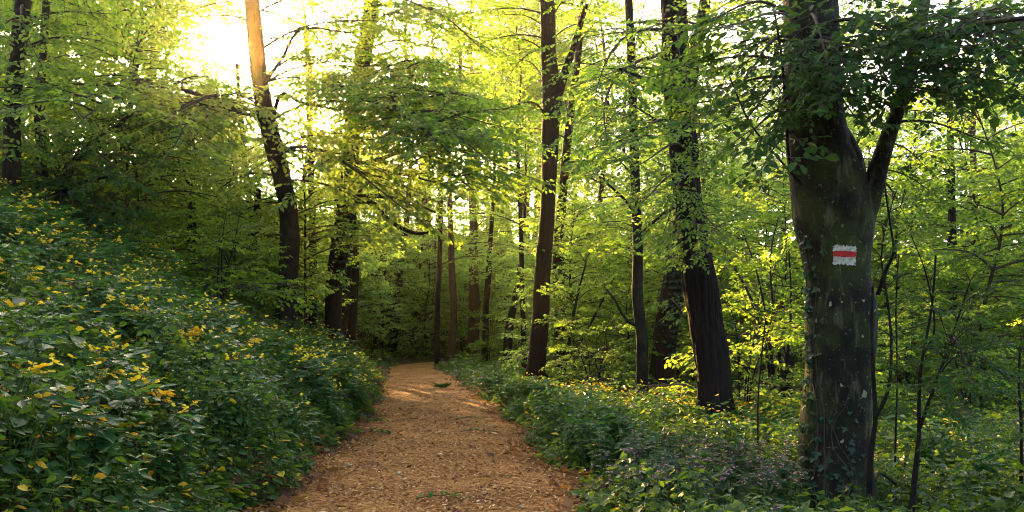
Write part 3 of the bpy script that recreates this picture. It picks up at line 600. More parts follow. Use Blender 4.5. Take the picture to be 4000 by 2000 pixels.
# painted trail marks, laid on the bark
def blaze(root, base, P, r, d, px, py, wpx, hpx, seed=3, simple=False):
    rg = np.random.default_rng(seed); c = W(px, py, d); i = int(np.argmin(np.abs(P[:, 2] - c[2]))); ax = P[i]; rad = r[i]; d = d - rad * .95; c = W(px, py, d)
    ww, hh = wpx * d / F, hpx * d / F
    bvh_o = [o for o in root.children if o.name.startswith('trunk')][0]
    from mathutils.bvhtree import BVHTree
    vs = [v.co.copy() for v in bvh_o.data.vertices]; ps = [tuple(p.vertices) for p in bvh_o.data.polygons]; bt = BVHTree.FromPolygons(vs, ps)
    def surf(u, v, off):
        o = np.array([c[0] + (u - .5) * ww, ax[1] - 3 * rad - .3, c[2] + (.5 - v) * hh]) - base
        hit = bt.ray_cast(Vector(o), Vector((0, 1, 0)))
        if hit[0] is None: return None
        q = hit[0] - Vector((0, off, 0)); return np.array(q)
    def patch(v0, v1, nu, nv, off, wob, chips):
        eL = rg.normal(0, wob, nv + 1); eR = rg.normal(0, wob, nv + 1); eT = rg.normal(0, wob * 1.1, nu + 1); eB = rg.normal(0, wob * 1.1, nu + 1)
        V, idx = [], {}; Q = []
        for j in range(nv + 1):
            for k in range(nu + 1):
                s, t = k / nu, j / nv
                u = s + eL[j] * (1 - s) ** 3 + eR[j] * s ** 3; v = v0 + (v1 - v0) * t + (eT[k] * (1 - t) ** 3 + eB[k] * t ** 3) - .07 * (.5 - s)
                p = surf(u, v, off)
                if p is None: continue
                idx[j, k] = len(V); V.append(p)
        for j in range(nv):
            for k in range(nu):
                e = min(k, nu - 1 - k, j, nv - 1 - j)
                if rg.uniform() < chips * (3. if e == 0 else .6): continue
                q = [(j, k), (j + 1, k), (j + 1, k + 1), (j, k + 1)]
                if all(x in idx for x in q): Q.append([idx[x] for x in q])
        a = Acc(); a.add(np.array(V), np.array(Q), 0, False); return a
    k = 4 if simple else 26
    mk = link('trail_mark', patch(0, 1, k, k, .004, 0 if simple else .030, 0 if simple else .020).mesh('trail_mark', [M['white_paint']]), root)
    mk['label'] = 'painted white patch with a red stripe across it'
    link('red_stripe', patch(.27, .58, k, max(2, k // 3), .0075, 0 if simple else .014, 0 if simple else .012).mesh('red_stripe', [M['red_paint']]), mk)
blaze(TR['I'][0], *TR['I'][1:4], I_D, 3300, 998, 84, 72)
tree('hazy slim tree with wide yellow-green boughs left of the sun gap', 30, [(560, 900, 44), (572, 700, 38), (590, 450, 34), (600, 200, 30), (615, 0, 26), (620, -150, 22)], 'bark_plain', top=17, seg=12,
    boughs=[(590, 420, 830, 330, 28), (590, 420, 380, 380, 28), (600, 250, 400, 180, 28), (600, 200, 760, 90, 28.5), (605, 120, 420, 20, 28.5), (610, 40, 800, -20, 28.5), (612, 10, 700, -120, 29), (580, 560, 760, 480, 28), (580, 580, 400, 540, 28), (575, 640, 720, 600, 28), (590, 330, 740, 260, 29), (600, 120, 520, 60, 28), (590, 480, 900, 430, 27), (600, 60, 950, -10, 28), (612, 20, 880, -60, 27), (600, 150, 680, 40, 27), (575, 680, 430, 700, 27)], auto=(13.5, 17, 6, 3.2), cat='tree')
tree('thin stem filling the opening right of the leaning trunk with fine leaves', 33, [(1000, 1150, 30), (985, 900, 27), (960, 650, 24), (940, 450, 20), (925, 250, 14)], 'bark_plain', top=1, seg=10,
    boughs=[(950, 560, 800, 520, 31), (945, 500, 1080, 430, 31), (935, 400, 800, 400, 31), (960, 640, 1100, 600, 31), (965, 700, 820, 660, 31), (930, 320, 1060, 260, 31), (975, 800, 840, 780, 31), (928, 280, 940, 60, 31), (940, 450, 700, 470, 30)])
# --- J dark trunk at the left edge, up the bank
TR['J'] = tree('dark trunk at the top of the flowery bank, farthest left', 15.5, [(44, 560, 66), (48, 430, 62), (60, 280, 60), (78, 120, 60), (92, 0, 58), (100, -120, 54)], 'bark_plain', top=17, leafm='leaf', seg=18,
    boughs=[(50, 420, 200, 350, 14.5), (60, 300, 320, 240, 15), (80, 120, 300, 80, 15), (85, 60, -100, 200, 14.5), (48, 440, -80, 560, 14), (90, 0, 350, 0, 15), (60, 250, -100, 330, 14.5), (45, 500, 160, 560, 14.5), (90, 20, 180, 180, 14), (70, 200, 420, 100, 14.5), (85, 80, 450, -20, 14.5), (60, 300, 300, 400, 14)], auto=(4, 9, 9, 3.0))
tree('thin dim stem just right of the farthest left trunk', 18, [(160, 660, 34), (158, 500, 32), (160, 350, 30), (172, 150, 28), (180, 0, 24)], 'bark_plain', top=15, seg=10,
    boughs=[(160, 400, 380, 330, 17), (165, 250, 420, 200, 17), (160, 480, 330, 560, 16.5), (170, 120, 400, 60, 17), (160, 520, 60, 640, 16.5)], auto=(6, 13, 8, 2.8))
tree('leaning shady tree with long slanting limbs on the upper bank', 17.5, [(215, 790, 40), (260, 690, 34), (330, 590, 28), (420, 520, 22), (520, 440, 14)], 'bark_plain', top=1, seg=12, leafm='leaf_painted_shade', protos=B_MID,
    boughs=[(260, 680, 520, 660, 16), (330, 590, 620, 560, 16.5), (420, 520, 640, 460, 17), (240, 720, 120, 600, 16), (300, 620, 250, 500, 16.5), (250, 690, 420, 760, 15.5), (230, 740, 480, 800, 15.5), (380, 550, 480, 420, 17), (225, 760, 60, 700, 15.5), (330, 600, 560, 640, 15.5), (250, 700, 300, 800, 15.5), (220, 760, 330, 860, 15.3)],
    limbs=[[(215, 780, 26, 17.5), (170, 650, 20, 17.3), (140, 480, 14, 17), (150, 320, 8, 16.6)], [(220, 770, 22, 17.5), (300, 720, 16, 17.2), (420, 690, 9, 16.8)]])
tree('shadowy bush-like tree behind the bent leaning tree', 25, [(960, 1190, 50), (970, 1080, 44), (985, 950, 38), (1000, 850, 28), (1010, 740, 18)], 'bark_plain', top=1, seg=12, leafm='leaf_painted_shade', protos=B_MID,
    boughs=[(965, 1100, 800, 1060, 23), (970, 1060, 1130, 1040, 23.5), (980, 980, 780, 930, 23), (985, 940, 1180, 900, 24), (995, 880, 830, 800, 24), (1000, 830, 1120, 760, 24), (965, 1130, 1060, 1180, 23), (960, 1140, 850, 1170, 23), (975, 1020, 900, 1120, 22.5), (985, 960, 1060, 1060, 22.5), (1005, 780, 900, 700, 24)],
    limbs=[[(970, 1080, 24, 25), (900, 980, 18, 24.5), (820, 900, 10, 24)]])
tree('dark stem with a drooping broken branch in the bright opening on the left', 24, [(760, 1060, 30), (755, 900, 26), (740, 720, 24), (700, 640, 20), (640, 560, 12)], 'bark_plain', top=1, seg=10, protos=B_MID,
    boughs=[(755, 900, 900, 880, 22), (755, 860, 640, 820, 22), (740, 720, 880, 700, 22.5), (700, 640, 560, 660, 22), (755, 960, 900, 960, 22), (755, 980, 620, 1000, 22)],
    limbs=[[(738, 700, 18, 24), (690, 640, 15, 23), (640, 600, 8, 22)]])
# --- trunks round the path bend
TR['blaze'] = tree('thin dark tree with a tiny painted mark, left of the path bend', 52, [(1462, 1395, 18), (1468, 1260, 16), (1470, 1130, 15), (1475, 950, 14), (1480, 700, 12)], 'bark_far', top=15, seg=8, auto=(4, 14, 10, 3.0), protos=B_FAR)
blaze(TR['blaze'][0], *TR['blaze'][1:4], 52, 1465, 1304, 12, 10, 4, True)
for lab, d, pts, bark, au in (
    ('thin dim stem beside the tree with the tiny painted mark', 55, [(1484, 1395, 13), (1490, 1250, 11), (1500, 1100, 10)], 'bark_far', (4, 11, 7, 2.4)),
    ('ivy-darkened thick trunk with pale upper stem where the path bends', 50, [(1530, 1395, 34), (1540, 1300, 30), (1545, 1200, 28), (1562, 1060, 26), (1585, 900, 22), (1600, 700, 18)], 'bark_far', (6, 15, 10, 3.4)),
    ('short orange-brown trunk behind the path bend', 54, [(1572, 1398, 20), (1575, 1330, 18), (1560, 1250, 18), (1566, 1130, 17), (1560, 950, 14)], 'bark_orange', (6, 14, 9, 3.0)),
    ('slanting dim stem right of the orange-brown trunk', 56, [(1602, 1390, 12), (1618, 1290, 11), (1630, 1180, 10), (1645, 1000, 9)], 'bark_far', (5, 12, 7, 2.4)),
    ('curved slanting dim stem above the end of the path', 56, [(1650, 1390, 11), (1668, 1310, 10), (1690, 1200, 9), (1700, 1050, 8)], 'bark_far', (5, 12, 7, 2.4)),
    ('dark clean trunk on the right verge where the path vanishes', 41, [(1714, 1438, 27), (1706, 1350, 24), (1708, 1200, 23), (1714, 1080, 20), (1720, 900, 18), (1725, 600, 15)], 'bark_plain', (5, 14, 10, 3.2)),
    ('ivy-mottled trunk next to the dark clean one on the right verge', 42, [(1758, 1440, 36), (1766, 1340, 30), (1772, 1200, 28), (1766, 1080, 26), (1760, 900, 22), (1755, 650, 18)], 'bark_orange', (6, 15, 10, 3.4)),
    ('broad pale old trunk in haze, second right of the vanishing path', 52, [(1845, 1415, 60), (1850, 1300, 44), (1852, 1180, 42), (1850, 1050, 36), (1848, 850, 30)], 'bark_orange', (6, 16, 11, 3.8)),
    ('brown trunk with a dark base in the hazy middle wood', 44, [(1890, 1430, 30), (1896, 1330, 26), (1898, 1200, 24), (1905, 1120, 24), (1915, 950, 18)], 'bark_far', (5, 14, 9, 3.2)),
    ('leaning dark trunk slanting right in the middle wood', 40, [(1975, 1350, 38), (1990, 1280, 32), (2010, 1180, 26), (2030, 1050, 20)], 'bark_plain', (4, 10, 7, 3.0)),
    ('thin twin-looking dark stem just left of the straight brown tree', 33, [(2052, 1430, 26), (2045, 1300, 22), (2040, 1150, 20), (2035, 900, 18), (2030, 750, 16)], 'bark_plain', (5, 13, 9, 2.8)),
    ('pale stem behind the curved side branch of the slim tree', 34, [(2462, 1370, 18), (2466, 1250, 17), (2468, 1100, 15), (2470, 850, 12)], 'bark_far', (5, 12, 8, 2.6)),
    ('straight dark stem in the bright thicket right of the forked tree', 21, [(3722, 1330, 34), (3722, 1150, 30), (3722, 1000, 30), (3718, 850, 28), (3715, 650, 26), (3710, 400, 22)], 'bark_plain', (5, 12, 8, 2.6)),
    ('short brownish stem far right in the bright thicket', 27, [(3812, 1300, 30), (3810, 1050, 28), (3808, 800, 24), (3800, 500, 20)], 'bark_orange', (5, 13, 9, 2.8)),
    ('dim stem behind the thicket near the right edge', 30, [(3905, 1300, 28), (3902, 1000, 26), (3895, 700, 22)], 'bark_far', (5, 13, 9, 3.0))):
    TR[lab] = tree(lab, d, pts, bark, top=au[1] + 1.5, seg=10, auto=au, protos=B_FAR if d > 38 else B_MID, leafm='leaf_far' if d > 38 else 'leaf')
# --- branchy shrubs and saplings on the right
tree('many-stemmed shrub growing from a leaning dark stump between two thick trunks', 14.5, [(3060, 1540, 60), (3075, 1440, 52), (3120, 1380, 34), (3170, 1330, 20)], 'bark_plain', top=1, seg=12, cat='shrub', name='shrub', protos=B_NEAR,
    boughs=[(3080, 1420, 2960, 1300, 13.6), (3080, 1400, 3080, 1250, 13.6), (3070, 1440, 2990, 1380, 13.4), (3110, 1380, 3200, 1280, 13.8), (3075, 1420, 3020, 1200, 14), (2990, 1300, 2900, 1180, 14), (2980, 1200, 2880, 1080, 14.3), (3060, 1120, 3000, 1000, 14.3), (3010, 1120, 3060, 960, 14.3), (2940, 1050, 2860, 960, 14.6), (3010, 1260, 3090, 1130, 14)],
    limbs=[[(3020, 1540, 20, 14.3), (2985, 1340, 14, 14.2), (2930, 1160, 10, 14.3), (2830, 980, 6, 14.6)], [(3030, 1540, 18, 14.3), (3000, 1300, 12, 14.3), (2960, 1080, 8, 14.5), (2900, 900, 5, 14.6)], [(3060, 1500, 14, 14.4), (3020, 1200, 10, 14.4), (3010, 1000, 7, 14.5), (3040, 850, 4, 14.6)], [(3070, 1450, 14, 14.4), (3090, 1200, 9, 14.5), (3080, 950, 5, 14.6)]])
tree('thin dark sapling with a bent double stem touching the forked tree', 6.7, [(3395, 1990, 22), (3400, 1800, 22), (3420, 1640, 18), (3412, 1480, 16), (3405, 1300, 13), (3410, 1120, 9)], 'bark_plain', top=1, seg=10, cat='sapling', name='sapling', protos=B_NEAR, leafm='leaf_painted_shade',
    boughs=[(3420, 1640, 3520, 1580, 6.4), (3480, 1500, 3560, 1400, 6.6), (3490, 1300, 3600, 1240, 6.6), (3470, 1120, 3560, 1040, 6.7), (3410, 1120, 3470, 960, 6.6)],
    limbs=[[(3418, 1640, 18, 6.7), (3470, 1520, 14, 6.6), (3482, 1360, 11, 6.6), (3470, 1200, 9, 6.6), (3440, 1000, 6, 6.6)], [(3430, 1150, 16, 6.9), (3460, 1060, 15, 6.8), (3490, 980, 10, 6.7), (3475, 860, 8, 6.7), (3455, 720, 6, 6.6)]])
tree('tall thin sapling forking low in the shady right foreground', 6.4, [(3540, 1985, 20), (3575, 1850, 20), (3590, 1700, 16), (3590, 1560, 14), (3600, 1420, 12), (3640, 1200, 9), (3655, 1000, 6)], 'bark_plain', top=1, seg=10, cat='sapling', name='sapling', protos=B_NEAR, leafm='leaf_painted_shade',
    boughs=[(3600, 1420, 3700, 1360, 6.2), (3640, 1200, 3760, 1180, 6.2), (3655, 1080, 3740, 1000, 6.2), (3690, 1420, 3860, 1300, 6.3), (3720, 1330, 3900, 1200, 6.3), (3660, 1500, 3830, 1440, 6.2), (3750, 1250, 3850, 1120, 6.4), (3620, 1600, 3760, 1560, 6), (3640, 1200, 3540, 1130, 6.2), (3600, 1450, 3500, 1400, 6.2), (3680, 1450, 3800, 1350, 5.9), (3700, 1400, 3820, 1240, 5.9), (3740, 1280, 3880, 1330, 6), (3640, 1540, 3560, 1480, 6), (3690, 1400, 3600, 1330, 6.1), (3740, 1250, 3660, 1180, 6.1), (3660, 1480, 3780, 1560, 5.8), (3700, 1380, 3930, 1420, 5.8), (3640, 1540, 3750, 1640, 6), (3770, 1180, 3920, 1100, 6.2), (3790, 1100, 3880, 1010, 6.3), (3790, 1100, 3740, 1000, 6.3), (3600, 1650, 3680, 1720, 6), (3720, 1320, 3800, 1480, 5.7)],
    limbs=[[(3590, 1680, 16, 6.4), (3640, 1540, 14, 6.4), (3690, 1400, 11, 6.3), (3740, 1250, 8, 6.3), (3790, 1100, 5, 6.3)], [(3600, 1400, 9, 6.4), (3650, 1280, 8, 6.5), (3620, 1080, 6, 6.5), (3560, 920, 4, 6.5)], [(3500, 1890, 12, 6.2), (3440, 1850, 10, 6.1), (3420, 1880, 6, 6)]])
tree('spindly sapling at the right edge of the shady foreground', 6.9, [(3985, 1900, 14), (3990, 1700, 12), (3980, 1500, 10), (3985, 1350, 8)], 'bark_plain', top=1, seg=8, cat='sapling', name='sapling', protos=B_NEAR, leafm='leaf_painted_shade',
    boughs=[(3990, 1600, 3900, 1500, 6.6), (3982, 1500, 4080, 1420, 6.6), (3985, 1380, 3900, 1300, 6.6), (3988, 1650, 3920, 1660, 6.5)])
tree('thin upright stem with sparse leaves in the shady right foreground', 7.6, [(3490, 1850, 10), (3500, 1650, 9), (3505, 1450, 8), (3500, 1200, 6), (3510, 1000, 4)], 'bark_plain', top=1, seg=7, cat='sapling', name='sapling', protos=B_NEAR, leafm='leaf_painted_shade',
    boughs=[(3503, 1450, 3440, 1380, 7.4), (3500, 1250, 3570, 1160, 7.4), (3505, 1100, 3440, 1040, 7.4)])
tree('two-metre rod-like seedling in front of the furrowed trunk', 9.6, [(2965, 1800, 8), (2960, 1600, 7), (2975, 1400, 5), (2990, 1250, 3)], 'bark_plain', top=1, seg=6, cat='sapling', name='sapling', protos=B_NEAR,
    boughs=[(2962, 1500, 2900, 1440, 9.5), (2975, 1400, 3030, 1360, 9.5)])

# ------------------------------------------------------------------ ivy on trunks
def ivy(label, T, d, px0, px1, py0, py1, n, leaf, seed):
    root0, base, P, r, disp = T; rg = np.random.default_rng(seed)
    from mathutils.bvhtree import BVHTree
    to = [o for o in root0.children if o.name.startswith('trunk')][0]
    bt = BVHTree.FromPolygons([v.co.copy() for v in to.data.vertices], [tuple(p.vertices) for p in to.data.polygons])
    root = bpy.data.objects.new('ivy', None); COL.objects.link(root); root.location = base
    st, lf = Acc(), Acc(); nst = 2
    def axis(z):
        i = min(int(np.searchsorted(P[:, 2], z)), len(P) - 1); return P[i], r[i]
    def surf(px, py):
        c = W(px, py, d - (r[0] * .8)); ax, rr = axis(c[2]); s = np.clip((c[0] - ax[0]) / rr, -.97, .97)
        dirv = np.array([s, -math.sqrt(1 - s * s), 0]); o = ax + dirv * (rr * 2.2 + .1) - base
        h = bt.ray_cast(Vector(o), Vector(-dirv))
        return (None, None) if h[0] is None else (np.array(h[0]), dirv)
    for k in range(nst):
        u = rg.uniform(px0, px1); pts = []
        for j in range(14):
            t = j / 13; q, dv = surf(np.clip(u + (px1 - px0) * .25 * math.sin(t * 6 + k), px0, px1), py1 + (py0 - py1) * t)
            if q is not None: pts.append(q + dv * .008)
        if len(pts) > 3: st.add(*tube(spline(pts, 40), np.linspace(.008, .003, 40), 5))
    pos, dr = [], []
    for k in range(n):
        py = py0 + (py1 - py0) * rg.uniform() ** .9; u = px0 + (px1 - px0) * (.5 + .5 * np.clip(rg.normal(0, .5), -1, 1))
        q, dv = surf(u, py)
        if q is None: continue
        pos.append(q + dv * rg.uniform(.015, .05)); dr.append(dv)
    pos = np.array(pos); dr = np.array(dr); m = len(pos)
    D = nrm(np.stack([rg.normal(0, .7, m), np.zeros(m), rg.normal(-.5, .5, m)], 1) + dr * rg.uniform(0, .7, (m, 1))); Nn = nrm(dr + rg.normal(0, .3, (m, 3)) + UP * .5); L = leaf * rg.uniform(.6, 1.25, m)
    S = nrm(np.cross(D, Nn))
    for ang, s in ((0, 1), (.95, .68), (-.95, .68)): lf.add(*leaves(pos, D * math.cos(ang) + S * math.sin(ang), Nn, L * s, L * s * .6, .15, .1))
    link('stem', st.mesh('stem', [M['twig']]), root); link('foliage', lf.mesh('foliage', [M['ivy']]), root)
    tag(root, label, 'ivy')
ivy('dark star-leaved ivy climbing the trunk that bears the trail mark', TR['I'], I_D, 3150, 3225, 880, 1960, 130, .062, 1)
ivy('sparse ivy sprays on the lower right flank of the marked trunk', TR['I'], I_D, 3240, 3385, 1560, 1960, 26, .056, 2)
ivy('ivy sleeve on the burled trunk behind the bent tree', TR['B'], 28, 1285, 1400, 560, 1150, 500, .11, 3)
ivy('ivy on the trunk right behind the straight brown tree', TR['E'], 30, 2155, 2215, 900, 1480, 420, .11, 4)
ivy('ivy hanging over the right side of the thick leaning trunk', TR['G'], 22.5, 2590, 2700, 850, 1400, 420, .10, 5)
ivy('ivy mantle round the pale-topped trunk at the path bend', TR['ivy-darkened thick trunk with pale upper stem where the path bends'], 50, 1512, 1568, 1180, 1390, 300, .16, 6)
# ------------------------------------------------------------------ the wood behind: copies of a few kinds of tree
fr = np.random.default_rng(77)
def proto_tree(name, H, r0, h0, cnt, ln, protos, leafm, bark, seg=9, updraft=.5, lean=.04, stems=1):
    root = bpy.data.objects.new(name, None); COL.objects.link(root); ta, ca = Acc(), Acc()
    for s in range(stems):
        a0 = fr.uniform(0, 6.28); sp = 0 if stems == 1 else fr.uniform(.15, .45)
        dx = np.array([math.cos(a0), math.sin(a0), 0]); w = fr.normal(0, lean * H, (4, 3)) * np.array([1, 1, 0])
        hh = H * (1 if s == 0 else fr.uniform(.6, 1))
        P = spline([UP * -.3 + dx * .05 * (stems > 1), w[0] * .4 + UP * hh * .3 + dx * sp * hh * .25, w[1] * .7 + UP * hh * .62 + dx * sp * hh * .55, w[2] + UP * hh + dx * sp * hh * .9], 26)
        ta.add(*tube(P, r0 * (1.0 - .88 * np.linspace(0, 1, 26)) + r0 * .35 * np.exp(-np.maximum(P[:, 2], 0) / .35) * (stems == 1), seg, lambda Q, th, t: 1 + .08 * noise3(Q, 2, 3)), 0, True)
        n = max(3, int(cnt / stems))
        for k in range(n):
            f = (k + fr.uniform(0, .7)) / n; z = h0 + (hh - h0) * f * .98; i = min(int(np.searchsorted(P[:, 2], z)), 25); p = P[i]
            an = k * 2.39996 + a0 + fr.uniform(-.4, .4); l = ln * (1.1 - .7 * f) * fr.uniform(.7, 1.2)
            put_bough(ca, ca, p, p + np.array([math.cos(an) * l, math.sin(an) * l, l * (fr.uniform(-.1, .22) + updraft * f)]), protos, fr, gap=False)
    link('trunk', ta.mesh('trunk', [M[bark]]), root); link('crown', ca.mesh('crown', [M['twig'], M[leafm]]), root)
    return root
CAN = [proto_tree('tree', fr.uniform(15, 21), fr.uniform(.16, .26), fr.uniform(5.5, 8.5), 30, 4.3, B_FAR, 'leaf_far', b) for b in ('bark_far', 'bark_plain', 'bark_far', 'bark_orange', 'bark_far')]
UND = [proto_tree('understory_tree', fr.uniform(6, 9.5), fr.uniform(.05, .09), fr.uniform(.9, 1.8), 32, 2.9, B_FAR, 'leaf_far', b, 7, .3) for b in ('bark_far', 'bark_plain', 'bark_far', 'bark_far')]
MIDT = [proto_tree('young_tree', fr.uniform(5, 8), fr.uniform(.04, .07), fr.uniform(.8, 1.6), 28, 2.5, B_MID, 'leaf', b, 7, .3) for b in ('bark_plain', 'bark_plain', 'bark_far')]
SHR = [proto_tree('shrub', fr.uniform(1.8, 3.2), .022, .25, 22, 1.5, B_MID, 'leaf', 'bark_plain', 5, .4, .03, int(fr.integers(3, 6))) for _ in range(4)]
placed = [(a, b, .9) for a, b, c in TREE_XY]
used2 = set()
def put(protos, x, y, s, label, cat, group):
    k = int(fr.integers(len(protos))); p = protos[k]; loc = (x, y, G1(x, y) - .05); rz = fr.uniform(0, 6.28)
    if p.name in used2: o = copy_tree(p, loc, rz, s)
    else: o = p; used2.add(p.name); o.location = loc; o.rotation_euler = (0, 0, rz); o.scale = (s,) * 3
    tag(o, label, cat, group)
SAZ = math.atan2(SUN[0], SUN[1])
def fill(protos, n, d0, d1, pxr, gap, smin, smax, label, cat, group, hmax=9., corridor=True, power=1., rad=2.2):
    k = tries = 0
    while k < n and tries < n * 80:
        tries += 1
        d = d0 + (d1 - d0) * fr.uniform() ** power; px = fr.uniform(*pxr); x = (px - 2000) * d / F; s = fr.uniform(smin, smax)
        pc = .5 * (np.interp(d, PY, PL) + np.interp(d, PY, PR))
        if abs(x - pc) < 2.6 + gap * .25 and d < 75: continue
        wq = x * math.cos(SAZ) - d * math.sin(SAZ); tq = x * math.sin(SAZ) + d * math.cos(SAZ)
        if corridor and -1.5 < wq < 4 and G1(x, d) + hmax * s > 5.5 + .323 * (tq - 14): continue
        if any(d < td and abs(px - tp) < 45 + F * rad / d for tp, td in ((1110, 23.5), (1340, 25), (2120, 25.5), (2620, 23), (2495, 17.5), (2720, 13), (3270, 7.5))): continue
        if d > 40 and hmax > 12: s *= 1 + (d - 40) / 70
        if any((x - a) ** 2 + (d - b) ** 2 < ((gap + c) * .5) ** 2 for a, b, c in placed): continue
        placed.append((x, d, gap)); k += 1; put(protos, x, d, s, label, cat, group)
fill(CAN, 20, 28, 60, (-300, 1350), 3.2, .85, 1.15, 'tall slim tree standing in the dense wood above the flowery bank', 'tree', 'tall trees of the wood above the flowery bank', 18.)
fill(CAN, 22, 70, 112, (1580, 2250), 3.3, .85, 1.15, 'tall hazy tree in the far wood beyond the path bend', 'tree', 'tall hazy trees beyond the path bend', 18.)
fill(CAN, 18, 68, 112, (2200, 4200), 3.2, .85, 1.15, 'tall slim tree in the sunny wood beyond the flat thicket', 'tree', 'tall trees of the wood beyond the thicket', 18.)
fill(CAN, 13, 25, 62, (2250, 4400), 3.2, .85, 1.15, 'tall slim tree in the sunny wood beyond the flat thicket', 'tree', 'tall trees of the wood beyond the thicket', 18.)
put(UND, -8.3, 42, .9, 'low layered tree added to block the sun from the far path', 'tree', 'low trees above the flowery bank'); put(UND, -9.8, 46.5, 1., 'low layered tree added to block the sun from the far path', 'tree', 'low trees above the flowery bank')  # two trees added to keep direct sun off the far path
fill(UND, 26, 25, 60, (-200, 1300), 2.0, .8, 1.2, 'low layered tree added to block the sun from the far path', 'tree', 'low trees above the flowery bank', 8.)
fill(UND, 36, 46, 85, (1300, 2250), 2.0, .8, 1.2, 'low layered pale green tree beyond the path bend', 'tree', 'low pale trees beyond the path bend', 8.)
fill(UND, 14, 48, 72, (1480, 2800), 2.4, 1.4, 1.9, 'medium-high leafy tree with pale layered boughs beyond the lone straight tree', 'tree', 'medium-high pale trees beyond the straight tree', 8., rad=1.)
fill(UND, 62, 22, 70, (2150, 4300), 2.0, .8, 1.2, 'low layered bright green tree in the flat thicket', 'tree', 'low bright trees in the flat thicket', 8.)
fill(MIDT, 14, 19, 34, (-100, 1350), 2.0, .8, 1.1, 'young leafy tree on top of the flowery bank', 'tree', 'young trees on top of the bank', 7.)
fill(MIDT, 20, 16, 30, (2250, 4300), 1.8, .7, 1.05, 'young leafy tree with thin stem in the flat wood', 'tree', 'young trees in the flat wood', 7.)
fill(SHR, 12, 17, 32, (-100, 1400), 1.5, .7, 1.2, 'loose green shrub on the upper flowery bank', 'shrub', 'shrubs on the upper bank', 3., rad=1.)
fill(SHR, 46, 12, 40, (2200, 4300), 1.3, .6, 1.1, 'loose green shrub in the undergrowth of the flat wood', 'shrub', 'shrubs of the flat wood', 3., rad=1.)
fill(SHR, 14, 42, 66, (1350, 2200), 1.6, .5, .9, 'low hazy shrub near the end of the visible path', 'shrub', 'shrubs near the path end', 3.)

# the mass of the wood far behind
a = Acc(); n = 46000
an = fr.uniform(-.85, .85, n); dd = fr.uniform(92, 135, n); h = fr.uniform(0, 1, n) ** 1.35 * (10 + 2.5 * np.sin(an * 9) + 2 * np.sin(an * 23 + 1)) * (1 - .7 * np.exp(-((an + .08) / .18) ** 2)) * (1 - .6 * np.exp(-((an - SAZ) / .32) ** 2))
P = np.stack([dd * np.tan(an), dd, h], 1); P[:, 2] += G(P[:, 0], P[:, 1]) 
keep = noise3(P, .16) + .4 * noise3(P, .5, 3) > -.35; keep &= ~((np.abs(an - SAZ) < .07) & (h > 14)) & ~((an > -.36) & (an < -.14) & (h > 4)); P = P[keep]; m = len(P)
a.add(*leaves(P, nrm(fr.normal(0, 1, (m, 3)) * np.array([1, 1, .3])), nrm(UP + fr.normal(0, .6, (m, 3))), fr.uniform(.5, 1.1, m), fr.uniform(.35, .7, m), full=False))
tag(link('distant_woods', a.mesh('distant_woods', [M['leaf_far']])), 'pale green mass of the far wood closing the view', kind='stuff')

# ------------------------------------------------------------------ herb layer nobody could count
def cover(name, n, sample, hrange, leaf, label, mats, nl=9, full=True, yellow=.03):
    xy = sample(n); x, y = xy[:, 0], xy[:, 1]
    keep = ~onpath(x, y, .04)
    for (a_, b_, c_) in TREE_XY: keep &= (x - a_) ** 2 + (y - b_) ** 2 > (c_ * .9) ** 2
    keep &= ~((((x - 1.8) / 1.0) ** 2 + ((y - 7.7) / 1.7) ** 2 < 1) & (rng.uniform(size=n) < .75))
    x, y = x[keep], y[keep]; n = len(x)
    e = np.minimum(np.abs(x - xl(y)), np.abs(x - xr(y)))
    h = rng.uniform(*hrange, n) * (.75 + .48 * noise2(x, y, .6, 4) + .2 * noise2(x, y, 1.9, 5)) * (.35 + .65 * sstep(0, .45, e)); h = np.clip(h, .08, 1.)
    base = np.stack([x, y, G(x, y) - .03], 1); ln = rng.normal(0, .16, (n, 2)); top = base + np.stack([ln[:, 0] * h, ln[:, 1] * h, h], 1)
    A = Acc(); A.add(*segs3(base, top, .0035, .0015), 0)
    idx = np.repeat(np.arange(n), nl); k = np.tile(np.arange(nl), n); u = .22 + .78 * (k + rng.uniform(0, .8, n * nl)) / nl
    an = rng.uniform(0, 6.28, n)[idx] + k * 1.9 + rng.normal(0, .3, n * nl)
    D = np.stack([np.cos(an), np.sin(an), rng.normal(-.08, .3, n * nl)], 1); L = leaf * rng.lognormal(0, .28, n * nl) * (.8 + .5 * rng.uniform(size=n)[idx])
    Pp = base[idx] + (top - base)[idx] * u[:, None] + D * (L * rng.uniform(.1, 1.1, n * nl))[:, None] * .6
    Nn = nrm(UP + rng.normal(0, .45, (n * nl, 3)))
    ye = (rng.uniform(size=n * nl) < yellow)
    for sel, mi in ((~ye, 1), (ye, 2)): 
        if sel.any(): A.add(*leaves(Pp[sel], D[sel], Nn[sel], L[sel], L[sel] * rng.uniform(.5, .75, sel.sum()), .2, .18, full), mi)
    tag(link(name, A.mesh(name, mats)), label, kind='stuff')
def left_band(d0, d1, umax, pw=1.6, up=1.):
    def f(n):
        y = d0 + (d1 - d0) * rng.uniform(size=n) ** pw; u = umax * (rng.uniform(size=n) ** up); return np.stack([xl(y) - u, y], 1)
    return f
def right_band(d0, d1, vmax, pw=1.6, up=1.):
    def f(n):
        y = d0 + (d1 - d0) * rng.uniform(size=n) ** pw; u = vmax * (rng.uniform(size=n) ** up); return np.stack([xr(y) + u * (.3 + .7 * y / d1), y], 1)
    return f
cm = [M['stem'], M['cover'], M['yellow_dapple_leaf']]
cover('undergrowth', 8800, left_band(3.2, 15, 7.5, 1.2), (.18, .62), .064, 'low green herbs covering the near left bank', cm, 10, True, .022)
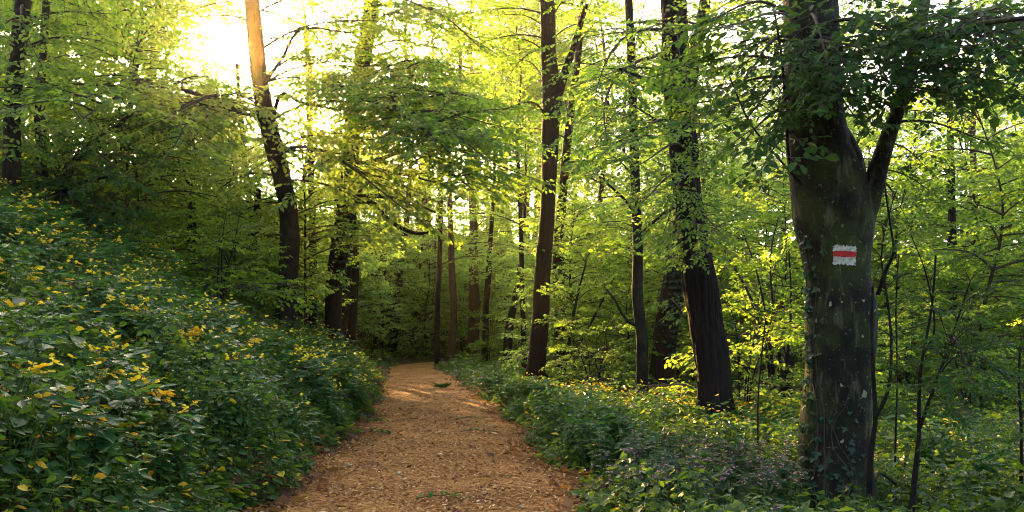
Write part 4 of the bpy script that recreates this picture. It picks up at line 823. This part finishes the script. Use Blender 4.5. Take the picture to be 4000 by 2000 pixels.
cover('undergrowth', 6800, left_band(13, 30, 17, 1.3), (.22, .55), .10, 'green herbs covering the upper left bank', cm, 9, False, .015)
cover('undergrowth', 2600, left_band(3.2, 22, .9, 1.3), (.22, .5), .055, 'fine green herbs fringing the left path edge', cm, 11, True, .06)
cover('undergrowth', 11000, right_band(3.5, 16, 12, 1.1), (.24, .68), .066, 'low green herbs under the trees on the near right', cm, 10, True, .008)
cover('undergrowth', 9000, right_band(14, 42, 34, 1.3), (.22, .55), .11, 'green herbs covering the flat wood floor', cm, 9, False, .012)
def far_s(n):
    y = rng.uniform(36, 85, n); return np.stack([rng.uniform(-.55, .7, n) * y, y], 1)
cover('undergrowth', 7000, far_s, (.25, .6), .20, 'hazy herbs on the far wood floor', cm, 7, False, .0)

# ------------------------------------------------------------------ single plants
CEL = [plant_obj('celandine', make_celandine(pr, pr.uniform(.5, .68), int(k)), M['herb'], M['petal']) for k in (4, 5, 6, 7, 8, 5)]
HER = [plant_obj('leafy_herb', make_herb(pr, pr.uniform(.42, .6), pr.uniform(.085, .125), int(w), 6), M['herb']) for w in (2, 2, 3, 4, 2)]
NET = [plant_obj('dead_nettle', make_deadnettle(pr, pr.uniform(.34, .48)), M['nettle'], M['pink'], 'blossom') for _ in range(4)]
YEL = [plant_obj('yellow_dapple_herb', make_yellow_dapple(pr, pr.uniform(.38, .52)), M['yellow_dapple_leaf']) for _ in range(4)]  # herbs partly yellowing, partly coloured to stand for sun dapples
sow(CEL, cluster([(-3.2, 12.2, .35, 20), (-3.3, 14.5, .4, 18), (-3.9, 17.5, .5, 16), (-4.5, 20.5, .6, 14), (-4.2, 11.0, .5, 12), (-3.5, 9.2, .4, 12), (-4.6, 9.0, .5, 10), (-5.6, 10.5, .8, 14), (-7.2, 12.2, .8, 16), (-8.6, 14.2, 1.0, 18), (-4.2, 6.6, .5, 5), (-3.1, 6.6, .3, 4), (-9.5, 16, 1.2, 12), (-5.5, 13.5, .9, 12), (-2.9, 5.2, .4, 3)]),
    'yellow-flowered celandine among the green herbs of the left bank', 'plant', 'celandines on the left bank', (.8, 1.15))
sow(CEL, cluster([(1.4, 16.0, .5, 18), (2.3, 16.2, .6, 20), (2.6, 13.8, .6, 10), (1.5, 13.2, .4, 8), (3.3, 12.2, .4, 12), (4.1, 12.0, .5, 10), (.6, 18, .5, 8), (6.2, 11.5, 1.2, 6), (3.3, 17.5, .8, 6)]),
    'yellow-flowered celandine on the flat right side beneath the trees', 'plant', 'celandines on the right', (.7, 1.0))
sow(HER, cluster([(-2.8, 5.2, .35, 12), (-3.4, 6.0, .5, 16), (-2.9, 7.6, .3, 14), (-3.1, 9.4, .3, 14), (-3.4, 11.5, .3, 12), (-4.3, 7.8, .6, 14), (-5.2, 9.0, .7, 10), (-4.9, 11.5, .7, 12), (-3.6, 13.5, .4, 14), (-2.6, 8.6, .2, 10), (-3.0, 11.8, .25, 12), (-6.0, 10.5, .9, 12)]),
    'upright leafy green herb without flowers on the left bank', 'plant', 'leafy herbs on the left bank', (.65, 1.15))
sow(HER, cluster([(.95, 11.5, .25, 20), (.6, 14, .3, 18), (1.3, 9.5, .3, 16), (-.1, 18, .3, 12), (-.6, 21, .3, 10), (1.2, 12.8, .4, 14), (4.6, 8, .9, 14), (3.2, 9.6, .6, 12), (.2, 17.5, .4, 8), (2.0, 12.5, .6, 10)]),
    'upright leafy green herb without flowers right of the path', 'plant', 'leafy herbs on the right', (.9, 1.4))
sow(NET, cluster([(1.55, 6.9, .35, 24), (1.9, 8.1, .4, 24), (1.2, 7.6, .25, 14), (2.35, 7.2, .3, 11), (2.3, 9.2, .45, 10), (1.3, 9.2, .3, 6), (2.7, 8.4, .3, 5)]),
    'pink-flowered dead-nettle in the clump right of the path', 'plant', 'dead-nettles right of the path', (1.0, 1.45))
sow(NET, cluster([(-7.0, 10.6, .35, 6), (-4.0, 7.0, .8, 3)]), 'pink-flowered dead-nettle on the left bank', 'plant', 'dead-nettles on the left bank', (.9, 1.2))
sow(YEL, cluster([(-3.3, 6.9, .16, 10), (-4.1, 8.6, .18, 9), (-4.9, 9.3, .3, 5), (-3.1, 5.3, .2, 8), (-4.4, 6.2, .3, 5), (-3.7, 10.2, .2, 4), (-5.4, 8.0, .3, 4), (-6.5, 11.5, .6, 4)]),
    'low yellowing herb on the left bank, leaves coloured as sun dapples', 'plant', 'yellowing herbs coloured as sun dapples on the left bank', (.8, 1.1))

# ------------------------------------------------------------------ logs and small things on the path
def log(label, pts, r, seed):
    rg = np.random.default_rng(seed); C3 = np.array([[x, y, G1(x, y) + z] for x, y, z in pts]); base = C3[0].copy(); root = bpy.data.objects.new('fallen_log', None); COL.objects.link(root); root.location = base
    P = spline(C3 - base, 40); n = 40
    a = Acc(); a.add(*tube(P, np.linspace(r, r * .75, n), 18, lambda Q, th, t: 1 + .10 * noise3(Q, 2.5, 1) + .05 * np.abs(noise3(Q * np.array([.3, 1, 1]), 12, 2))), 0, True); link('trunk', a.mesh('trunk', [M['log']]), root)
    for k in range(2):
        i = int(rg.integers(8, 32)); d = nrm(np.array([rg.normal(0, .4), -.6, .5])); a = Acc(); a.add(*tube(np.array([P[i], P[i] + d * r * 1.6, P[i] + d * r * 2.2]), np.array([r * .35, r * .25, r * .2]), 8), 0, True); link('branch_stub', a.mesh('branch_stub', [M['log']]), root)
    tag(root, label, 'log')
log('brown fallen log lying behind the furrowed trunk', [(3.2, 19.2, .30), (5.2, 18.7, .36), (7.3, 18.3, .30)], .17, 1)
log('long sunlit fallen log on the shady floor at the right edge', [(6.6, 13.4, .22), (8.5, 13.2, .26), (11.8, 12.6, .2)], .16, 2)
def path_item(name, label, cat, x, y, build, mat, group=None):
    A = build(); o = link(name, A.mesh(name, [mat] if not isinstance(mat, list) else mat), None, (x, y, path_z(x, y) + .012)); tag(o, label, cat, group)
pr2 = np.random.default_rng(9)
def sprig(n, ln, leaf):
    def f():
        A = Acc(); P = spline([[-ln / 2, 0, .01], [0, .03, .03], [ln / 2, -.02, .015]], 12); A.add(*tube(P, np.linspace(.006, .002, 12), 4), 0)
        i = pr2.integers(0, 12, n); an = pr2.uniform(-1.3, 1.3, n); sg = pr2.choice([-1, 1], n)
        D = np.stack([np.cos(an) * .6, sg * np.abs(np.sin(an)) + .1, pr2.uniform(-.05, .45, n)], 1); A.add(*leaves(P[i] + UP * .012, D, nrm(UP + pr2.normal(0, .3, (n, 3))), leaf * pr2.uniform(.7, 1.2, n), leaf * .6, .2, .25), 1); return A
    return f
PX = lambda px, py: ((px - 2000) * (CZ - .03) / (py - HY), F * (CZ - .03) / (py - HY))
for (px, py, n, ln, lf_, lab) in ((1450, 1697, 26, .55, .10, 'torn leafy green sprig lying across the left half of the path'), (1465, 1652, 16, .40, .09, 'small pale green sprig just beyond the torn one on the left path edge'), (1712, 1955, 14, .42, .09, 'dark green sprig lying on the path nearest the viewer'), (1860, 1690, 12, .5, .07, 'sparse leafy twig lying near the middle of the path'), (1830, 1640, 10, .5, .08, 'thin scattered green twig on the pale middle stretch of path')):
    x, y = PX(px, py); path_item('leaf_sprig', lab, 'sprig', x, y, sprig(n, ln, lf_), [M['twig'], M['herb']])
def tuft():
    A = Acc(); n = 60; an = pr2.uniform(0, 6.28, n); D = np.stack([np.cos(an) * .7, np.sin(an) * .7, pr2.uniform(.5, 1.3, n)], 1); A.add(*leaves(pr2.normal(0, .05, (n, 3)) * np.array([1, 1, 0]), D, nrm(np.stack([-np.cos(an), -np.sin(an), np.ones(n)], 1)), pr2.uniform(.16, .34, n), .014, .1, .35)); return A
x, y = PX(1728, 1516); path_item('grass_tuft', 'dark green grass tuft growing alone on the path', 'grass tuft', x, y, tuft, M['herb'])
for (px, py, L, lab) in ((1353, 1818, .13, 'pale upturned fallen leaf near the left edge of the path'), (1565, 1850, .12, 'pale crumpled fallen leaf left of the path centre'), (1690, 1925, .06, 'small cream fallen leaf close to the dark green sprig'), (2025, 1985, .07, 'cream fallen leaf at the bottom of the path'), (1985, 1765, .08, 'light tan fallen leaf right of the path centre'), (1600, 1905, .05, 'tiny pale fallen leaf left of the dark green sprig')):
    x, y = PX(px, py)
    def one(L=L):
        A = Acc(); A.add(*leaves(np.array([[0, 0, .01]]), np.array([[math.cos(L * 90), math.sin(L * 90), .1]]), UP[None] + np.array([[.2, -.2, 0]]), L * .75, L * .36, .3, .2)); return A
    path_item('fallen_leaf', lab, 'leaf', x, y, one, M['pale_leaf'] if 'pale_leaf' in M else M.setdefault('pale_leaf', plain_mat('pale_leaf', [(.3, (.26, .26, .17)), (.7, (.42, .38, .24))], 20, .6)))
def stick(L, r):
    def f():
        A = Acc(); A.add(*tube(spline([[0, 0, .0], [.02, .0, L * .6], [-.05, 0, L]], 8), np.linspace(r, r * .4, 8), 6), 0, True); A.add(*tube(spline([[.015, 0, L * .45], [.1, 0, L * .6]], 4), np.linspace(r * .6, r * .3, 4), 5)); return A
    return f
x, y = PX(1518, 1462); path_item('dead_stick', 'short dark stick standing at the left path edge by the bend', 'stick', x, y, stick(.28, .02), M['twig'])

# ------------------------------------------------------------------ air
HAZE = 0.00044
if HAZE:
    m, nt, out = new_mat('haze'); v = N(nt, 'ShaderNodeVolumePrincipled'); v.inputs['Color'].default_value = (.99, .74, .42, 1); v.inputs['Density'].default_value = HAZE; v.inputs['Anisotropy'].default_value = .92  # orange tint put into the air to colour the glow round the sun
    nt.links.new(v.outputs[0], out.inputs['Volume'])
    bx = np.array([[-170, -12, -3.5], [170, -12, -3.5], [170, 145, -3.5], [-170, 145, -3.5], [-170, -12, 42], [170, -12, 42], [170, 145, 42], [-170, 145, 42]], float)
    a = Acc(); a.add(bx, [[0, 3, 2, 1], [4, 5, 6, 7], [0, 1, 5, 4], [1, 2, 6, 5], [2, 3, 7, 6], [3, 0, 4, 7]])
    tag(link('haze', a.mesh('haze', [m])), 'thin haze in the wood, tinted orange for the sun glow', kind='stuff')

# ------------------------------------------------------------------ light and camera
w = bpy.data.worlds.new('World'); scene.world = w; w.use_nodes = True
nt = w.node_tree; bg = nt.nodes['Background']
sk = N(nt, 'ShaderNodeTexSky', sky_type='NISHITA'); sk.sun_disc = False; sk.sun_elevation = math.asin(SUN[2]); sk.sun_rotation = SAZ
sk.air_density = .5; sk.dust_density = 5.0; sk.ozone_density = 0.
nt.links.new(sk.outputs[0], bg.inputs[0]); bg.inputs[1].default_value = .15
sl = bpy.data.lights.new('sun', 'SUN'); sl.energy = 5; sl.angle = R(.5); sl.color = (1, .58, .19)
so = link('sun', sl); so.rotation_mode = 'QUATERNION'; so.rotation_quaternion = Vector(SUN).to_track_quat('Z', 'Y'); so.location = (-30, 80, 40)
cam = bpy.data.cameras.new('camera'); co = link('camera', cam, None, (0, 0, CZ)); co.rotation_euler = (R(90), 0, 0)
cam.sensor_width = 36; cam.lens = F / 4000 * 36; cam.shift_y = (HY - 1000) / 4000; cam.clip_end = 2000; cam.clip_start = .05
scene.camera = co
vs = scene.view_settings; vs.view_transform = 'Standard'; vs.look = 'None'; vs.exposure = 3.05; vs.gamma = 1
cy = scene.cycles; cy.max_bounces = 12; cy.diffuse_bounces = 9; cy.glossy_bounces = 2; cy.transmission_bounces = 9; cy.transparent_max_bounces = 4; cy.volume_bounces = 1
cy.use_denoising = True; cy.denoiser = 'OPENIMAGEDENOISE'; cy.denoising_input_passes = 'RGB_ALBEDO_NORMAL'; cy.sample_clamp_indirect = 8; cy.sample_clamp_direct = 0
cy.filter_width = 1.05; cy.caustics_reflective = False; cy.caustics_refractive = False
